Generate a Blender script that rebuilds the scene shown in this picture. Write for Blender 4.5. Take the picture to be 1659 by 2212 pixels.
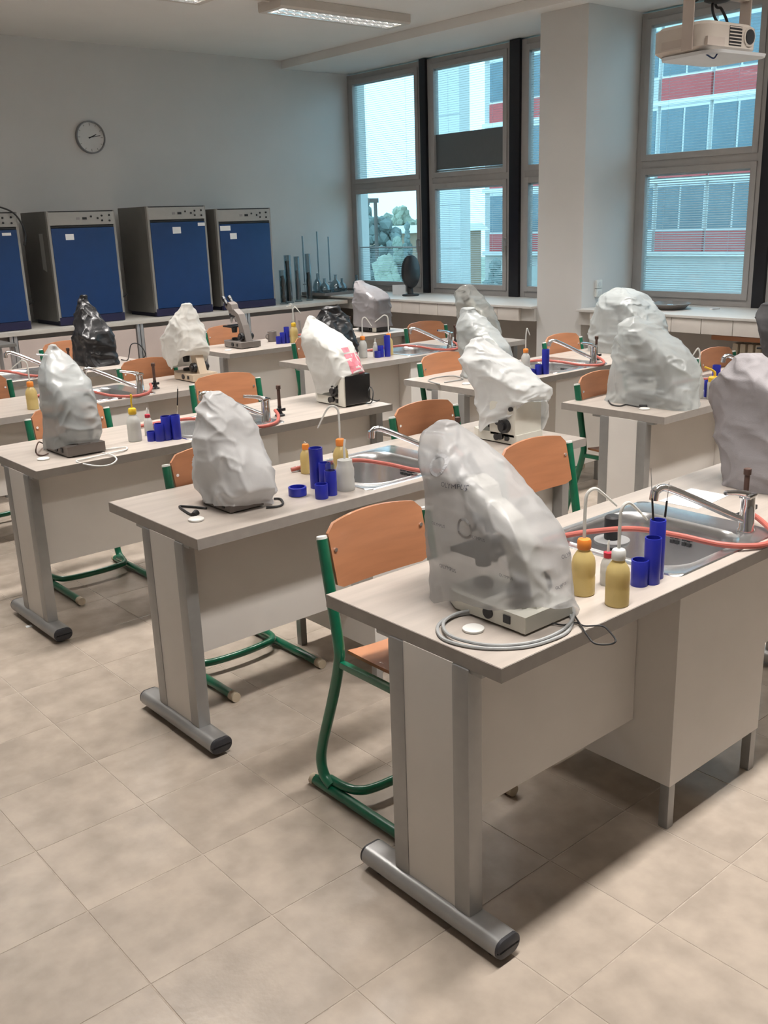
import bpy, bmesh, math, random
from mathutils import Vector, Matrix, noise
from mathutils.bvhtree import BVHTree
random.seed(7)
for o in list(bpy.data.objects): bpy.data.objects.remove(o)
SC = bpy.context.scene
COL = SC.collection
# ------------------------------------------------------------------ camera
IW, IH, FPX = 1659, 2212, 2094.1
YAW, PITCH, ROLL = math.radians(49.662), math.radians(-16.693), math.radians(-1.9156)
CPOS = Vector((-1.411, -1.2894, 1.6892))
_cy, _sy, _cp, _sp = math.cos(YAW), math.sin(YAW), math.cos(PITCH), math.sin(PITCH)
FW = Vector((_cy*_cp, _sy*_cp, _sp)); _R = Vector((_sy, -_cy, 0)); _U = _R.cross(FW)
RT = _R*math.cos(ROLL) + _U*math.sin(ROLL); UP = -_R*math.sin(ROLL) + _U*math.cos(ROLL)
cam_d = bpy.data.cameras.new('camera'); cam = bpy.data.objects.new('camera', cam_d); COL.objects.link(cam)
cam_d.sensor_fit = 'VERTICAL'; cam_d.sensor_height = 36; cam_d.lens = 36*FPX/IH
cam_d.clip_start = 0.05; cam_d.clip_end = 500
m = Matrix((RT, UP, -FW)).transposed().to_4x4(); m.translation = CPOS; cam.matrix_world = m
SC.camera = cam
def project(p):
    d = Vector(p)-CPOS; z = d.dot(FW)
    return (IW/2+FPX*d.dot(RT)/z, IH/2-FPX*d.dot(UP)/z, z)
def pix(u, v, depth):                     # a photo pixel at a distance along the view axis
    return CPOS + (FW + RT*((u-IW/2)/FPX) - UP*((v-IH/2)/FPX))*depth
# ------------------------------------------------------------------ sky, exposure, light settings
LAMP_W = 30.0; LAMP_SPREAD = 98; LAMP_COL = (1.0, 0.95, 0.905)
SKY_COL = (0.50, 0.82, 1.0); SKY_S = 2.6
SC.view_settings.view_transform = 'Standard'; SC.view_settings.look = 'None'
SC.view_settings.gamma = 1; SC.view_settings.use_curve_mapping = False
SC.view_settings.exposure = 0.0
w = bpy.data.worlds.new('sky'); SC.world = w; w.use_nodes = True
bg = w.node_tree.nodes['Background']; bg.inputs[0].default_value = (*SKY_COL, 1); bg.inputs[1].default_value = SKY_S
# ------------------------------------------------------------------ materials
MATS = {}
def M(name, col, rough=.5, metal=0., nz=None, bump=None, var=0., **kw):
    if name in MATS: return MATS[name]
    mt = bpy.data.materials.new(name); mt.use_nodes = True; MATS[name] = mt
    nt = mt.node_tree; N = nt.nodes; L = nt.links; b = N['Principled BSDF']
    b.inputs['Base Color'].default_value = (*col, 1); b.inputs['Roughness'].default_value = rough
    b.inputs['Metallic'].default_value = metal
    for k, v in kw.items(): b.inputs[k.replace('_', ' ')].default_value = v
    tc = N.new('ShaderNodeTexCoord')
    csock = None
    if nz:                                    # (scale xyz or number, amount[, detail])
        sc, am = nz[0], nz[1]
        mp = N.new('ShaderNodeMapping'); mp.inputs['Scale'].default_value = sc if hasattr(sc, '__len__') else (sc,)*3
        L.new(tc.outputs['Object'], mp.inputs[0])
        n = N.new('ShaderNodeTexNoise'); n.inputs['Scale'].default_value = 1; n.inputs['Detail'].default_value = nz[2] if len(nz) > 2 else 5
        src = mp.outputs[0]
        if var:
            oi = N.new('ShaderNodeObjectInfo'); ad = N.new('ShaderNodeVectorMath'); ad.operation = 'ADD'
            mu = N.new('ShaderNodeMath'); mu.operation = 'MULTIPLY'; mu.inputs[1].default_value = 37.
            L.new(oi.outputs['Random'], mu.inputs[0]); L.new(mp.outputs[0], ad.inputs[0]); L.new(mu.outputs[0], ad.inputs[1]); src = ad.outputs[0]
        L.new(src, n.inputs['Vector'])
        cr = N.new('ShaderNodeValToRGB'); e = cr.color_ramp.elements
        e[0].position = .3; e[1].position = .7
        e[0].color = (*[c*(1-am) for c in col], 1); e[1].color = (*[min(1, c*(1+am)) for c in col], 1)
        L.new(n.outputs[0], cr.inputs[0]); csock = cr.outputs[0]
        if var:
            hs = N.new('ShaderNodeHueSaturation'); ma = N.new('ShaderNodeMapRange')
            ma.inputs[3].default_value = 1-var; ma.inputs[4].default_value = 1+var
            L.new(oi.outputs['Random'], ma.inputs[0]); L.new(ma.outputs[0], hs.inputs['Value']); L.new(csock, hs.inputs['Color']); csock = hs.outputs[0]
        L.new(csock, b.inputs['Base Color'])
    if bump:                                  # (scale, strength)
        n2 = N.new('ShaderNodeTexNoise'); n2.inputs['Scale'].default_value = bump[0]; n2.inputs['Detail'].default_value = 4
        L.new(tc.outputs['Object'], n2.inputs['Vector'])
        bp = N.new('ShaderNodeBump'); bp.inputs['Strength'].default_value = bump[1]; bp.inputs['Distance'].default_value = .01
        L.new(n2.outputs[0], bp.inputs['Height']); L.new(bp.outputs[0], b.inputs['Normal'])
    return mt
def sheet(name, col, opac=.85, trans=.4, rough=.35, nz=12., coat=0.):   # thin plastic film: lets light through
    mt = bpy.data.materials.new(name); mt.use_nodes = True; MATS[name] = mt
    nt = mt.node_tree; N = nt.nodes; L = nt.links; b = N['Principled BSDF']; out = N['Material Output']
    b.inputs['Roughness'].default_value = rough; b.inputs['Coat Weight'].default_value = coat
    tc = N.new('ShaderNodeTexCoord'); n = N.new('ShaderNodeTexNoise'); n.inputs['Scale'].default_value = nz; n.inputs['Detail'].default_value = 4
    L.new(tc.outputs['Object'], n.inputs['Vector'])
    cr = N.new('ShaderNodeValToRGB'); e = cr.color_ramp.elements; e[0].position = .35; e[1].position = .65
    e[0].color = (*[c*.9 for c in col], 1); e[1].color = (*col, 1); L.new(n.outputs[0], cr.inputs[0]); L.new(cr.outputs[0], b.inputs['Base Color'])
    bp = N.new('ShaderNodeBump'); bp.inputs['Strength'].default_value = .25; bp.inputs['Distance'].default_value = .01; L.new(n.outputs[0], bp.inputs['Height']); L.new(bp.outputs[0], b.inputs['Normal'])
    t = N.new('ShaderNodeBsdfTranslucent'); t.inputs[0].default_value = (*col, 1)
    tr = N.new('ShaderNodeBsdfTransparent'); tr.inputs[0].default_value = (*[.5+.5*c for c in col], 1)
    m1 = N.new('ShaderNodeMixShader'); m1.inputs[0].default_value = trans; L.new(b.outputs[0], m1.inputs[1]); L.new(t.outputs[0], m1.inputs[2])
    m2 = N.new('ShaderNodeMixShader'); m2.inputs[0].default_value = opac; L.new(tr.outputs[0], m2.inputs[1]); L.new(m1.outputs[0], m2.inputs[2])
    L.new(m2.outputs[0], out.inputs[0]); return mt
def glass(name, col, refl=.06, rough=.02):                              # clear pane or glassware
    mt = bpy.data.materials.new(name); mt.use_nodes = True; MATS[name] = mt
    nt = mt.node_tree; N = nt.nodes; L = nt.links; out = N['Material Output']; N.remove(N['Principled BSDF'])
    lw = N.new('ShaderNodeLayerWeight'); lw.inputs[0].default_value = .5
    pw = N.new('ShaderNodeMath'); pw.operation = 'POWER'; pw.inputs[1].default_value = 4.; L.new(lw.outputs['Facing'], pw.inputs[0])
    ma = N.new('ShaderNodeMapRange'); ma.inputs[3].default_value = refl; ma.inputs[4].default_value = .8
    L.new(pw.outputs[0], ma.inputs[0])
    tr = N.new('ShaderNodeBsdfTransparent'); tr.inputs[0].default_value = (*col, 1)
    g = N.new('ShaderNodeBsdfGlossy'); g.inputs['Roughness'].default_value = rough; g.inputs[0].default_value = (.9, .95, 1, 1)
    mx = N.new('ShaderNodeMixShader'); L.new(ma.outputs[0], mx.inputs[0]); L.new(tr.outputs[0], mx.inputs[1]); L.new(g.outputs[0], mx.inputs[2])
    L.new(mx.outputs[0], out.inputs[0]); return mt
def emit(name, col, s):
    mt = bpy.data.materials.new(name); mt.use_nodes = True; MATS[name] = mt
    b = mt.node_tree.nodes['Principled BSDF']; b.inputs['Base Color'].default_value = (*col, 1)
    b.inputs['Emission Color'].default_value = (*col, 1); b.inputs['Emission Strength'].default_value = s; return mt

M('tile', (.405, .345, .287), .27, nz=(10., .15, 10), bump=(60, .05), var=.04)
M('grout', (.40, .34, .285), .9, nz=(40, .15))
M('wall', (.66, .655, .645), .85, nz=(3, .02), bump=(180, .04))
M('ceiling', (.78, .765, .74), .9, nz=(2, .02))
M('laminate', (.42, .372, .33), .38, nz=((3, 26, 26), .10, 8))
M('laminate_edge', (.34, .315, .29), .45, nz=(30, .05))
M('panel', (.72, .69, .655), .5, nz=(6, .025))
M('legmetal', (.36, .36, .355), .38, .55, nz=(25, .04))
M('capblack', (.03, .03, .035), .5, nz=(30, .2))
M('steel', (.62, .63, .64), .26, .95, nz=(14, .06), bump=(8, .02))
M('chrome', (.85, .86, .88), .07, 1., nz=(9, .02))
M('green', (.004, .13, .065), .28, nz=(20, .12), Coat_Weight=.4)
M('orange', (.45, .195, .095), .42, nz=((4, 4, 30), .12, 6), Coat_Weight=.15)
M('plyedge', (.55, .38, .22), .6, nz=(30, .1))
M('beigecap', (.50, .42, .31), .6, nz=(30, .05))
M('blueplastic', (.018, .026, .33), .32, nz=(12, .15))
M('whiteplastic', (.72, .72, .69), .4, nz=(15, .03))
M('orangecap', (.80, .25, .04), .4, nz=(15, .05)); M('yellowcap', (.75, .48, .03), .4, nz=(15, .05))
M('redplastic', (.5, .03, .06), .4, nz=(15, .05)); M('hose', (.42, .105, .08), .5, nz=(25, .1))
M('scopewhite', (.70, .69, .62), .4, nz=(12, .03)); M('scopeblack', (.018, .018, .02), .35, nz=(15, .2))
M('scopebeige', (.58, .47, .35), .45, nz=(12, .05)); M('scopegrey', (.20, .175, .16), .5, nz=(12, .05))
M('cordblack', (.015, .015, .016), .5, nz=(30, .2)); M('cordgrey', (.33, .34, .34), .5, nz=(30, .1)); M('cordwhite', (.62, .62, .60), .5, nz=(30, .05))
M('brownrubber', (.07, .035, .025), .6, nz=(30, .2))
M('incgrey', (.30, .295, .275), .5, nz=(8, .04)); M('incside', (.15, .145, .135), .55, nz=(8, .05)); M('incpanel', (.36, .36, .345), .5, nz=(15, .03))
M('incblue', (.007, .042, .15), .42, nz=(10, .06)); M('incbase', (.012, .012, .05), .5, nz=(10, .1))
M('paper', (.80, .81, .82), .7, nz=(20, .02)); M('dark', (.02, .02, .022), .6, nz=(20, .2))
M('ctop', (.52, .50, .46), .5, nz=(20, .04)); M('cdoor', (.50, .42, .385), .55, nz=(6, .03)); M('alu', (.52, .53, .54), .35, .7, nz=(20, .05))
M('cbody', (.20, .18, .17), .6, nz=(10, .05))
M('ledge', (.60, .585, .56), .5, nz=(20, .03)); M('ledgetile', (.66, .62, .58), .4, nz=(10, .03), var=.03)
M('winframe', (.37, .355, .345), .45, .0, nz=(10, .04)); M('winblack', (.006, .006, .010), .35, nz=(20, .2))
M('slat', (.62, .66, .70), .45, nz=(20, .03)); M('blindband', (.13, .125, .13), .7, nz=(30, .05))
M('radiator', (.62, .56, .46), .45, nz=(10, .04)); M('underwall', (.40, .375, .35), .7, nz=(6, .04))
M('lampbody', (.62, .57, .52), .5, nz=(10, .03)); M('lampalu', (.82, .82, .82), .18, 1., nz=(10, .02))
emit('tubeglow', (1., .97, .92), 22.)
M('projwhite', (.56, .50, .44), .45, nz=(12, .03)); M('projbottom', (.62, .64, .66), .5, nz=(12, .03)); M('projmount', (.50, .43, .38), .5, nz=(12, .04))
M('clockface', (.66, .66, .65), .4, nz=(12, .03)); M('clockrim', (.26, .26, .265), .4, .2, nz=(12, .1)); M('midgrey', (.25, .25, .25), .6, nz=(12, .05))
sheet('milkyfilm', (.80, .805, .81), .90, .25); sheet('frostfilm', (.58, .61, .61), .64, .25, .3); sheet('printfilm', (.60, .60, .60), .55, .25, .35)
sheet('whitebag', (.86, .88, .88), .92, .25, .3); sheet('thinbag', (.72, .76, .76), .60, .25, .25); sheet('clearfilm', (.60, .60, .57), .46, .25, .10)
sheet('creamcloth', (.85, .84, .80), .97, .25, .6); sheet('shelfbag', (.70, .70, .67), .93, .25, .4); sheet('greyfilm', (.40, .385, .40), .88, .25, .25)
M('blackbag', (.016, .016, .018), .32, nz=(14, .3), bump=(30, .3)); M('greycloth', (.27, .255, .265), .75, nz=(14, .06), bump=(220, .12)); M('darkcloth', (.06, .06, .065), .7, nz=(14, .1))
glass('windowglass', (.95, .985, .99), .03); glass('labglass', (.72, .78, .80), .10); sheet('yellowfluid', (.74, .60, .27), .96, .35, .3); sheet('clearbottle', (.72, .72, .69), .90, .4, .35); sheet('cleartube', (.80, .80, .77), .88, .3, .25)
M('printink', (.10, .10, .12), .6, nz=(40, .1)); M('printgrey', (.36, .36, .37), .6, nz=(40, .05)); M('printred', (.55, .16, .20), .6, nz=(40, .2))
M('specimen', (.03, .035, .03), .8, nz=(60, .6))
M('facade', (.62, .63, .62), .8, nz=(.4, .05)); M('facadered', (.55, .10, .10), .7, nz=(.6, .08)); M('facadewhite', (.86, .87, .87), .7, nz=(.5, .03)); M('facadeglass', (.16, .24, .29), .15, nz=(.4, .3))
M('foliage', (.24, .29, .24), .8, nz=(1.2, .35)); M('foliage2', (.17, .22, .21), .8, nz=(1.2, .3)); M('foliage3', (.34, .38, .30), .8, nz=(1., .3)); M('ground', (.30, .34, .26), .9, nz=(.2, .3)); M('bark', (.12, .10, .09), .9, nz=(3, .2)); M('sandwall', (.50, .36, .26), .8, nz=(.5, .08))  # foliage colours greyed and lightened, with the outdoor haze painted into them
# ------------------------------------------------------------------ mesh helpers
class MB:
    def __init__(s): s.v = []; s.f = []
    def add(s, vs, fs):
        n = len(s.v); s.v += [tuple(p) for p in vs]; s.f += [tuple(i+n for i in f) for f in fs]; return s
    def box(s, x0, x1, y0, y1, z0, z1, bev=0.):
        if bev <= 0:
            return s.add([(x0,y0,z0),(x1,y0,z0),(x1,y1,z0),(x0,y1,z0),(x0,y0,z1),(x1,y0,z1),(x1,y1,z1),(x0,y1,z1)],
                         [(0,3,2,1),(4,5,6,7),(0,1,5,4),(1,2,6,5),(2,3,7,6),(3,0,4,7)])
        bm = bmesh.new(); bmesh.ops.create_cube(bm, size=1)
        for v in bm.verts: v.co = ((x0+x1)/2+v.co.x*(x1-x0), (y0+y1)/2+v.co.y*(y1-y0), (z0+z1)/2+v.co.z*(z1-z0))
        bmesh.ops.bevel(bm, geom=bm.edges[:], offset=bev, segments=2, profile=.7, affect='EDGES')
        bm.verts.index_update(); s.add([v.co[:] for v in bm.verts], [[v.index for v in f.verts] for f in bm.faces]); bm.free(); return s
    def cyl(s, p0, p1, r0, r1=None, n=16, caps=True):
        r1 = r0 if r1 is None else r1
        p0 = Vector(p0); p1 = Vector(p1); d = (p1-p0).normalized()
        a = d.orthogonal().normalized(); b = d.cross(a); vs = []; fs = []
        for p, r in ((p0, r0), (p1, r1)):
            for i in range(n): t = 2*math.pi*i/n; vs.append(p+(a*math.cos(t)+b*math.sin(t))*r)
        for i in range(n): j = (i+1) % n; fs.append((i, j, n+j, n+i))
        if caps: fs += [tuple(range(n-1, -1, -1)), tuple(range(n, 2*n))]
        return s.add(vs, fs)
    def tube(s, pts, r, n=8, caps=True):
        pts = [Vector(p) for p in pts]; k = len(pts); rs = r if hasattr(r, '__len__') else [r]*k
        vs = []; fs = []; a = None
        for i, p in enumerate(pts):
            d = (pts[min(i+1, k-1)]-pts[max(i-1, 0)]).normalized()
            a = d.orthogonal().normalized() if a is None else (a-d*a.dot(d)).normalized()
            b = d.cross(a)
            for j in range(n): t = 2*math.pi*j/n; vs.append(p+(a*math.cos(t)+b*math.sin(t))*rs[i])
        for i in range(k-1):
            for j in range(n): q = (j+1) % n; fs.append((i*n+j, i*n+q, (i+1)*n+q, (i+1)*n+j))
        if caps: fs += [tuple(range(n-1, -1, -1)), tuple(range((k-1)*n, k*n))]
        return s.add(vs, fs)
    def lathe(s, prof, n=24, c=(0, 0, 0)):
        vs = []; fs = []; k = len(prof)
        for r, z in prof:
            for j in range(n): t = 2*math.pi*j/n; vs.append((c[0]+r*math.cos(t), c[1]+r*math.sin(t), c[2]+z))
        for i in range(k-1):
            for j in range(n): q = (j+1) % n; fs.append((i*n+j, i*n+q, (i+1)*n+q, (i+1)*n+j))
        fs += [tuple(range(n-1, -1, -1)), tuple(range((k-1)*n, k*n))]
        return s.add(vs, fs)
    def rings(s, R, cap0=True, cap1=True):
        n = len(R[0]); vs = [p for r in R for p in r]; fs = []
        for i in range(len(R)-1):
            for j in range(n): q = (j+1) % n; fs.append((i*n+j, i*n+q, (i+1)*n+q, (i+1)*n+j))
        if cap0: fs.append(tuple(range(n-1, -1, -1)))
        if cap1: fs.append(tuple(range((len(R)-1)*n, len(R)*n)))
        return s.add(vs, fs)
    def prism(s, poly, x0, x1, axis='x'):     # polygon (a,b) extruded; axis x: (y,z), y: (x,z), z: (x,y)
        n = len(poly); f = {'x': lambda t, a, b: (t, a, b), 'y': lambda t, a, b: (a, t, b), 'z': lambda t, a, b: (a, b, t)}[axis]
        vs = [f(x0, *p) for p in poly]+[f(x1, *p) for p in poly]
        return s.add(vs, [tuple(range(n)), tuple(range(2*n-1, n-1, -1))]+[(i, n+i, n+(i+1) % n, (i+1) % n) for i in range(n)])
    def rot(s, mat):
        s.v = [tuple(mat @ Vector(p)) for p in s.v]; return s
    def mesh(s, name, mat, smooth=True, ang=35):
        me = bpy.data.meshes.new(name); me.from_pydata(s.v, [], s.f); me.validate()
        bm = bmesh.new(); bm.from_mesh(me); bmesh.ops.recalc_face_normals(bm, faces=bm.faces[:]); bm.to_mesh(me); bm.free()
        if smooth:
            me.shade_smooth(); me.set_sharp_from_angle(angle=math.radians(ang))
        me.materials.append(MATS[mat]); return me
    def build(s, name, mat, parent=None, loc=(0, 0, 0), smooth=True, ang=35, kind=None, label=None):
        o = bpy.data.objects.new(name, s.mesh(name, mat, smooth, ang)); COL.objects.link(o); o.location = loc
        if parent: o.parent = parent
        if kind: o['kind'] = kind
        if label: o['label'] = label
        return o
def BX(*a, bev=0.): return MB().box(*a, bev=bev)
def tag(o, label, cat, group=None):
    o['label'] = label; o['category'] = cat
    if group: o['group'] = group
    return o
def thing(name, label, cat, loc=(0, 0, 0), rz=0., group=None):
    o = bpy.data.objects.new(name, None); COL.objects.link(o); o.location = loc; o.rotation_euler = (0, 0, rz); o.empty_display_size = .05
    return tag(o, label, cat, group)
def struct(name, loc=(0, 0, 0)):
    o = bpy.data.objects.new(name, None); COL.objects.link(o); o.location = loc; o['kind'] = 'structure'; return o
def copy_tree(o, parent=None):
    c = o.copy(); COL.objects.link(c); c.parent = parent
    for ch in [k for k in o.children if k != c]: copy_tree(ch, c)
    return c
def dup(o, loc, rz, label):
    c = copy_tree(o); c.location = loc; c.rotation_euler = (0, 0, rz); c['label'] = label; return c
def cat(P, n=8, closed=False):                # smooth path through points
    P = [Vector(p) for p in P]; out = []; k = len(P)
    g = (lambda i: P[i % k]) if closed else (lambda i: P[max(0, min(k-1, i))])
    for i in range(k if closed else k-1):
        a, b, c, d = g(i-1), g(i), g(i+1), g(i+2)
        for j in range(n):
            t = j/n; out.append(.5*((2*b)+(c-a)*t+(2*a-5*b+4*c-d)*t*t+(3*b-a-3*c+d)*t**3))
    if not closed: out.append(P[-1])
    return out
def rrect(x0, x1, y0, y1, r, z, n=6):         # rounded rectangle ring
    out = []
    for cx, cy, a0 in ((x1-r, y0+r, -90), (x1-r, y1-r, 0), (x0+r, y1-r, 90), (x0+r, y0+r, 180)):
        for i in range(n+1): t = math.radians(a0+90*i/n); out.append((cx+r*math.cos(t), cy+r*math.sin(t), z))
    return out
# ================================================================== THE ROOM
XW, YB, ZC = 5.93, 7.75, 3.33                 # window plane, back wall, ceiling
XL, YF = -2.7, -3.6                           # wall away from the windows, wall behind the camera
LZ = .935                                     # window ledge height
def S(o): o['kind'] = 'structure'; return o
fl = S(BX(XL, 5.55, YF, YB, -.06, -.0011).build('floor', 'grout'))
T, TX, TY, GAP = .342, -.652, .503, .0026
def tile_mb(x=0, y=0):
    h = T/2-GAP/2; b = .0012
    R = [[(x+sx*q, y+sy*q, z) for sx, sy in ((-1,-1),(1,-1),(1,1),(-1,1))] for q, z in ((h, -.03), (h, -.0015), (h-b, 0.))]
    return R
tm = MB().rings(tile_mb(), cap0=False).mesh('tile', 'tile', smooth=False)
cells = []
for i in range(-7, 20):
    for j in range(-14, 24):
        x, y = TX+(i+.5)*T, TY+(j+.5)*T
        if x-T/2 < XL+.01 or x+T/2 > 5.54 or y-T/2 < YF+.01 or y+T/2 > YB-.01: continue
        u, v, z = project((x, y, 0))
        vis = z > .5 and -60 < u < IW+60 and 900 < v < IH+120
        cells.append((0 if vis else 1, z if z > 0 else 99, x, y))
cells.sort()
rest = MB()
for k, (nv, z, x, y) in enumerate(cells):
    if k < 290 and not nv:
        o = bpy.data.objects.new('tile', tm); COL.objects.link(o); o.location = (x, y, 0); o.parent = fl
        o.rotation_euler = (0, 0, random.choice((0, 1, 2, 3))*math.pi/2)
    else: rest.rings(tile_mb(x, y), cap0=False)
if rest.v: rest.build('tile_field', 'tile', fl, smooth=False, kind='stuff')
S(BX(XL-.12, XW+.25, YB, YB+.12, -.06, ZC+.1).build('wall_back', 'wall'))
S(BX(XL-.12, XL, YF, YB, -.06, ZC+.1).build('wall_left', 'wall'))
S(BX(XL-.12, XW+.25, YF-.12, YF, -.06, ZC+.1).build('wall_front', 'wall'))
S(BX(XL-.12, XW+.25, YF-.12, YB+.12, ZC, ZC+.1).build('ceiling', 'ceiling'))
S(BX(5.06, XW+.2, YF, YB, 3.25, ZC, bev=.004).build('trim_1', 'ceiling'))           # dropped soffit along the windows
S(BX(5.24, XW+.15, 3.90, 4.385, 0, 3.25, bev=.006).build('wall_pillar', 'wall'))
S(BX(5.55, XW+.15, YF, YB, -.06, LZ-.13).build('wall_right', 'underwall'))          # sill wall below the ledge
S(BX(XW-.02, XW+.15, YF, 1.50, LZ, 3.25).build('wall_right_end', 'wall'))
# ledge with its tiled front
lg = S(BX(5.165, XW+.06, YF, 3.90, LZ-.02, LZ, bev=.003).add(*(lambda b: (b.v, b.f))(BX(5.165, XW+.06, 4.385, YB, LZ-.02, LZ, bev=.003)))
       .add(*(lambda b: (b.v, b.f))(BX(5.21, XW+.06, YF, 3.90, LZ-.13, LZ-.02))).add(*(lambda b: (b.v, b.f))(BX(5.21, XW+.06, 4.385, YB, LZ-.13, LZ-.02))).build('trim_2', 'ledge'))
lt = BX(-.018, .022, -.127, .127, -.055, .055, bev=.004).mesh('ledge_tile', 'ledgetile')
for k in range(24):
    y = .15+.258*k+.13
    if 3.78 < y < 4.5 or y > 6.85: continue
    o = bpy.data.objects.new('ledge_tile', lt); COL.objects.link(o); o.location = (5.193, y, LZ-.077); o.parent = lg
# ---------------------------------------------------------------- windows
def win(n, y1, y0, blinds, band=False, hn=None):
    """y1 = edge farther from the camera, y0 = nearer; aluminium unit with an upper and a lower sash"""
    z0, zt, zm0, zm1, z1 = LZ, 1.05, 1.99, 2.15, 3.235
    r = struct('window_%d' % n)
    f = MB()
    fw = .055
    f.box(XW, XW+.09, y0, y0+fw, z0, z1, .004).box(XW, XW+.09, y1-fw, y1, z0, z1, .004).box(XW+.001, XW+.089, y0+fw-.003, y1-fw+.003, z1-fw, z1-.001, .004)
    f.box(XW+.002, XW+.088, y0+fw-.003, y1-fw+.003, z0+.001, z0+.06, .004).box(XW+.002, XW+.088, y0+fw-.003, y1-fw+.003, zm0+.045, zm1-.045, .003)
    f.build('frame', 'winframe', r)
    for nm, a, b in (('sash', z0+.055, zm0+.05), ('sash', zm1-.05, z1-fw+.005)):
        s = MB(); w = .05; ya, yb = y0+fw-.006, y1-fw+.006
        s.box(XW-.012, XW+.06, ya, ya+w, a, b, .004).box(XW-.012, XW+.06, yb-w, yb, a, b, .004)
        s.box(XW-.011, XW+.059, ya+w-.003, yb-w+.003, a+.001, a+w, .004).box(XW-.011, XW+.059, ya+w-.003, yb-w+.003, b-w, b-.001, .004)
        so = s.build(nm, 'winframe', r)
        pa, pb, za, zb = ya+w-.004, yb-w+.004, a+w-.004, b-w+.004
        BX(XW+.010, XW+.015, pa, pb, za, zb).build('pane', 'windowglass', so, smooth=False)
        BX(XW+.044, XW+.049, pa, pb, za, zb).build('pane', 'windowglass', so, smooth=False)
        bl = blinds[0 if a < 2 else 1]
        if bl:
            z_hi, z_lo, tilt, pitch = bl; sl = MB(); z = z_hi if z_hi else zb-.02; lo = z_lo if z_lo else za+.01
            c, sn = math.cos(tilt)*.007, math.sin(tilt)*.007
            sl.box(XW+.021, XW+.039, pa+.006, pb-.006, z, z+.016)
            while z > lo:
                z -= pitch
                sl.add([(XW+.030-c, pa+.008, z-sn), (XW+.030+c, pa+.008, z+sn), (XW+.030+c, pb-.008, z+sn), (XW+.030-c, pb-.008, z-sn),
                        (XW+.030-c, pa+.008, z-sn+.0012), (XW+.030+c, pa+.008, z+sn+.0012), (XW+.030+c, pb-.008, z+sn+.0012), (XW+.030-c, pb-.008, z-sn+.0012)],
                       [(0,3,2,1),(4,5,6,7),(0,1,5,4),(1,2,6,5),(2,3,7,6),(3,0,4,7)])
            for t in (.18, .82): sl.box(XW+.0295, XW+.0305, pa+(pb-pa)*t, pa+(pb-pa)*t+.0015, lo, z_hi or zb-.02)
            sl.build('blind', 'slat', so, smooth=False, kind='stuff')
        if band and a > 2:
            BX(XW+.022, XW+.034, pa+.004, pb-.004, za+.03, za+.37).build('blind_stack', 'blindband', so)
            BX(XW+.020, XW+.036, pa+.004, pb-.004, za+.008, za+.026, bev=.003).build('bottom_rail', 'alu', so)
    if hn:
        h = MB(); h.box(XW-.020, XW-.010, hn-.013, hn+.013, 1.42, 1.50, .003)
        h.tube(cat([(XW-.015, hn, 1.48), (XW-.05, hn, 1.485), (XW-.055, hn, 1.46), (XW-.052, hn, 1.36)], 5), .009)
        h.build('handle', 'alu', r)
    return r
win(1, 7.745, 6.545, ((1.40, None, .15, .019), (None, None, .32, .021)), hn=6.60)
win(2, 6.455, 5.315, ((None, None, .22, .0185), (None, 2.52, .08, .021)), band=True, hn=5.37)
win(3, 5.19, 4.385, ((None, 1.25, .45, .0185), (None, None, .45, .021)))
win(4, 3.895, 2.745, ((None, None, .62, .0185), (None, None, .20, .021)))
win(5, 2.645, 1.50, ((None, None, .42, .0185), (None, None, .20, .021)))
for k, (a, b) in enumerate(((6.455, 6.545), (5.19, 5.315), (2.645, 2.745))):
    S(BX(XW-.03, XW+.1, a, b, LZ, 3.245, bev=.004).build('trim_%d' % (3+k), 'winblack'))
for k, (a, b) in enumerate(((4.385, 7.745), (1.50, 3.895))):                       # daylight portals in the window openings
    pl = bpy.data.lights.new('daylight_portal', 'AREA'); pl.shape = 'RECTANGLE'; pl.size = 2.3; pl.size_y = b-a; pl.cycles.is_portal = True
    po = bpy.data.objects.new('daylight_portal', pl); COL.objects.link(po); po.location = (XW+.2, (a+b)/2, 2.09); po.rotation_euler = (0, math.pi/2, 0)
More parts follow.
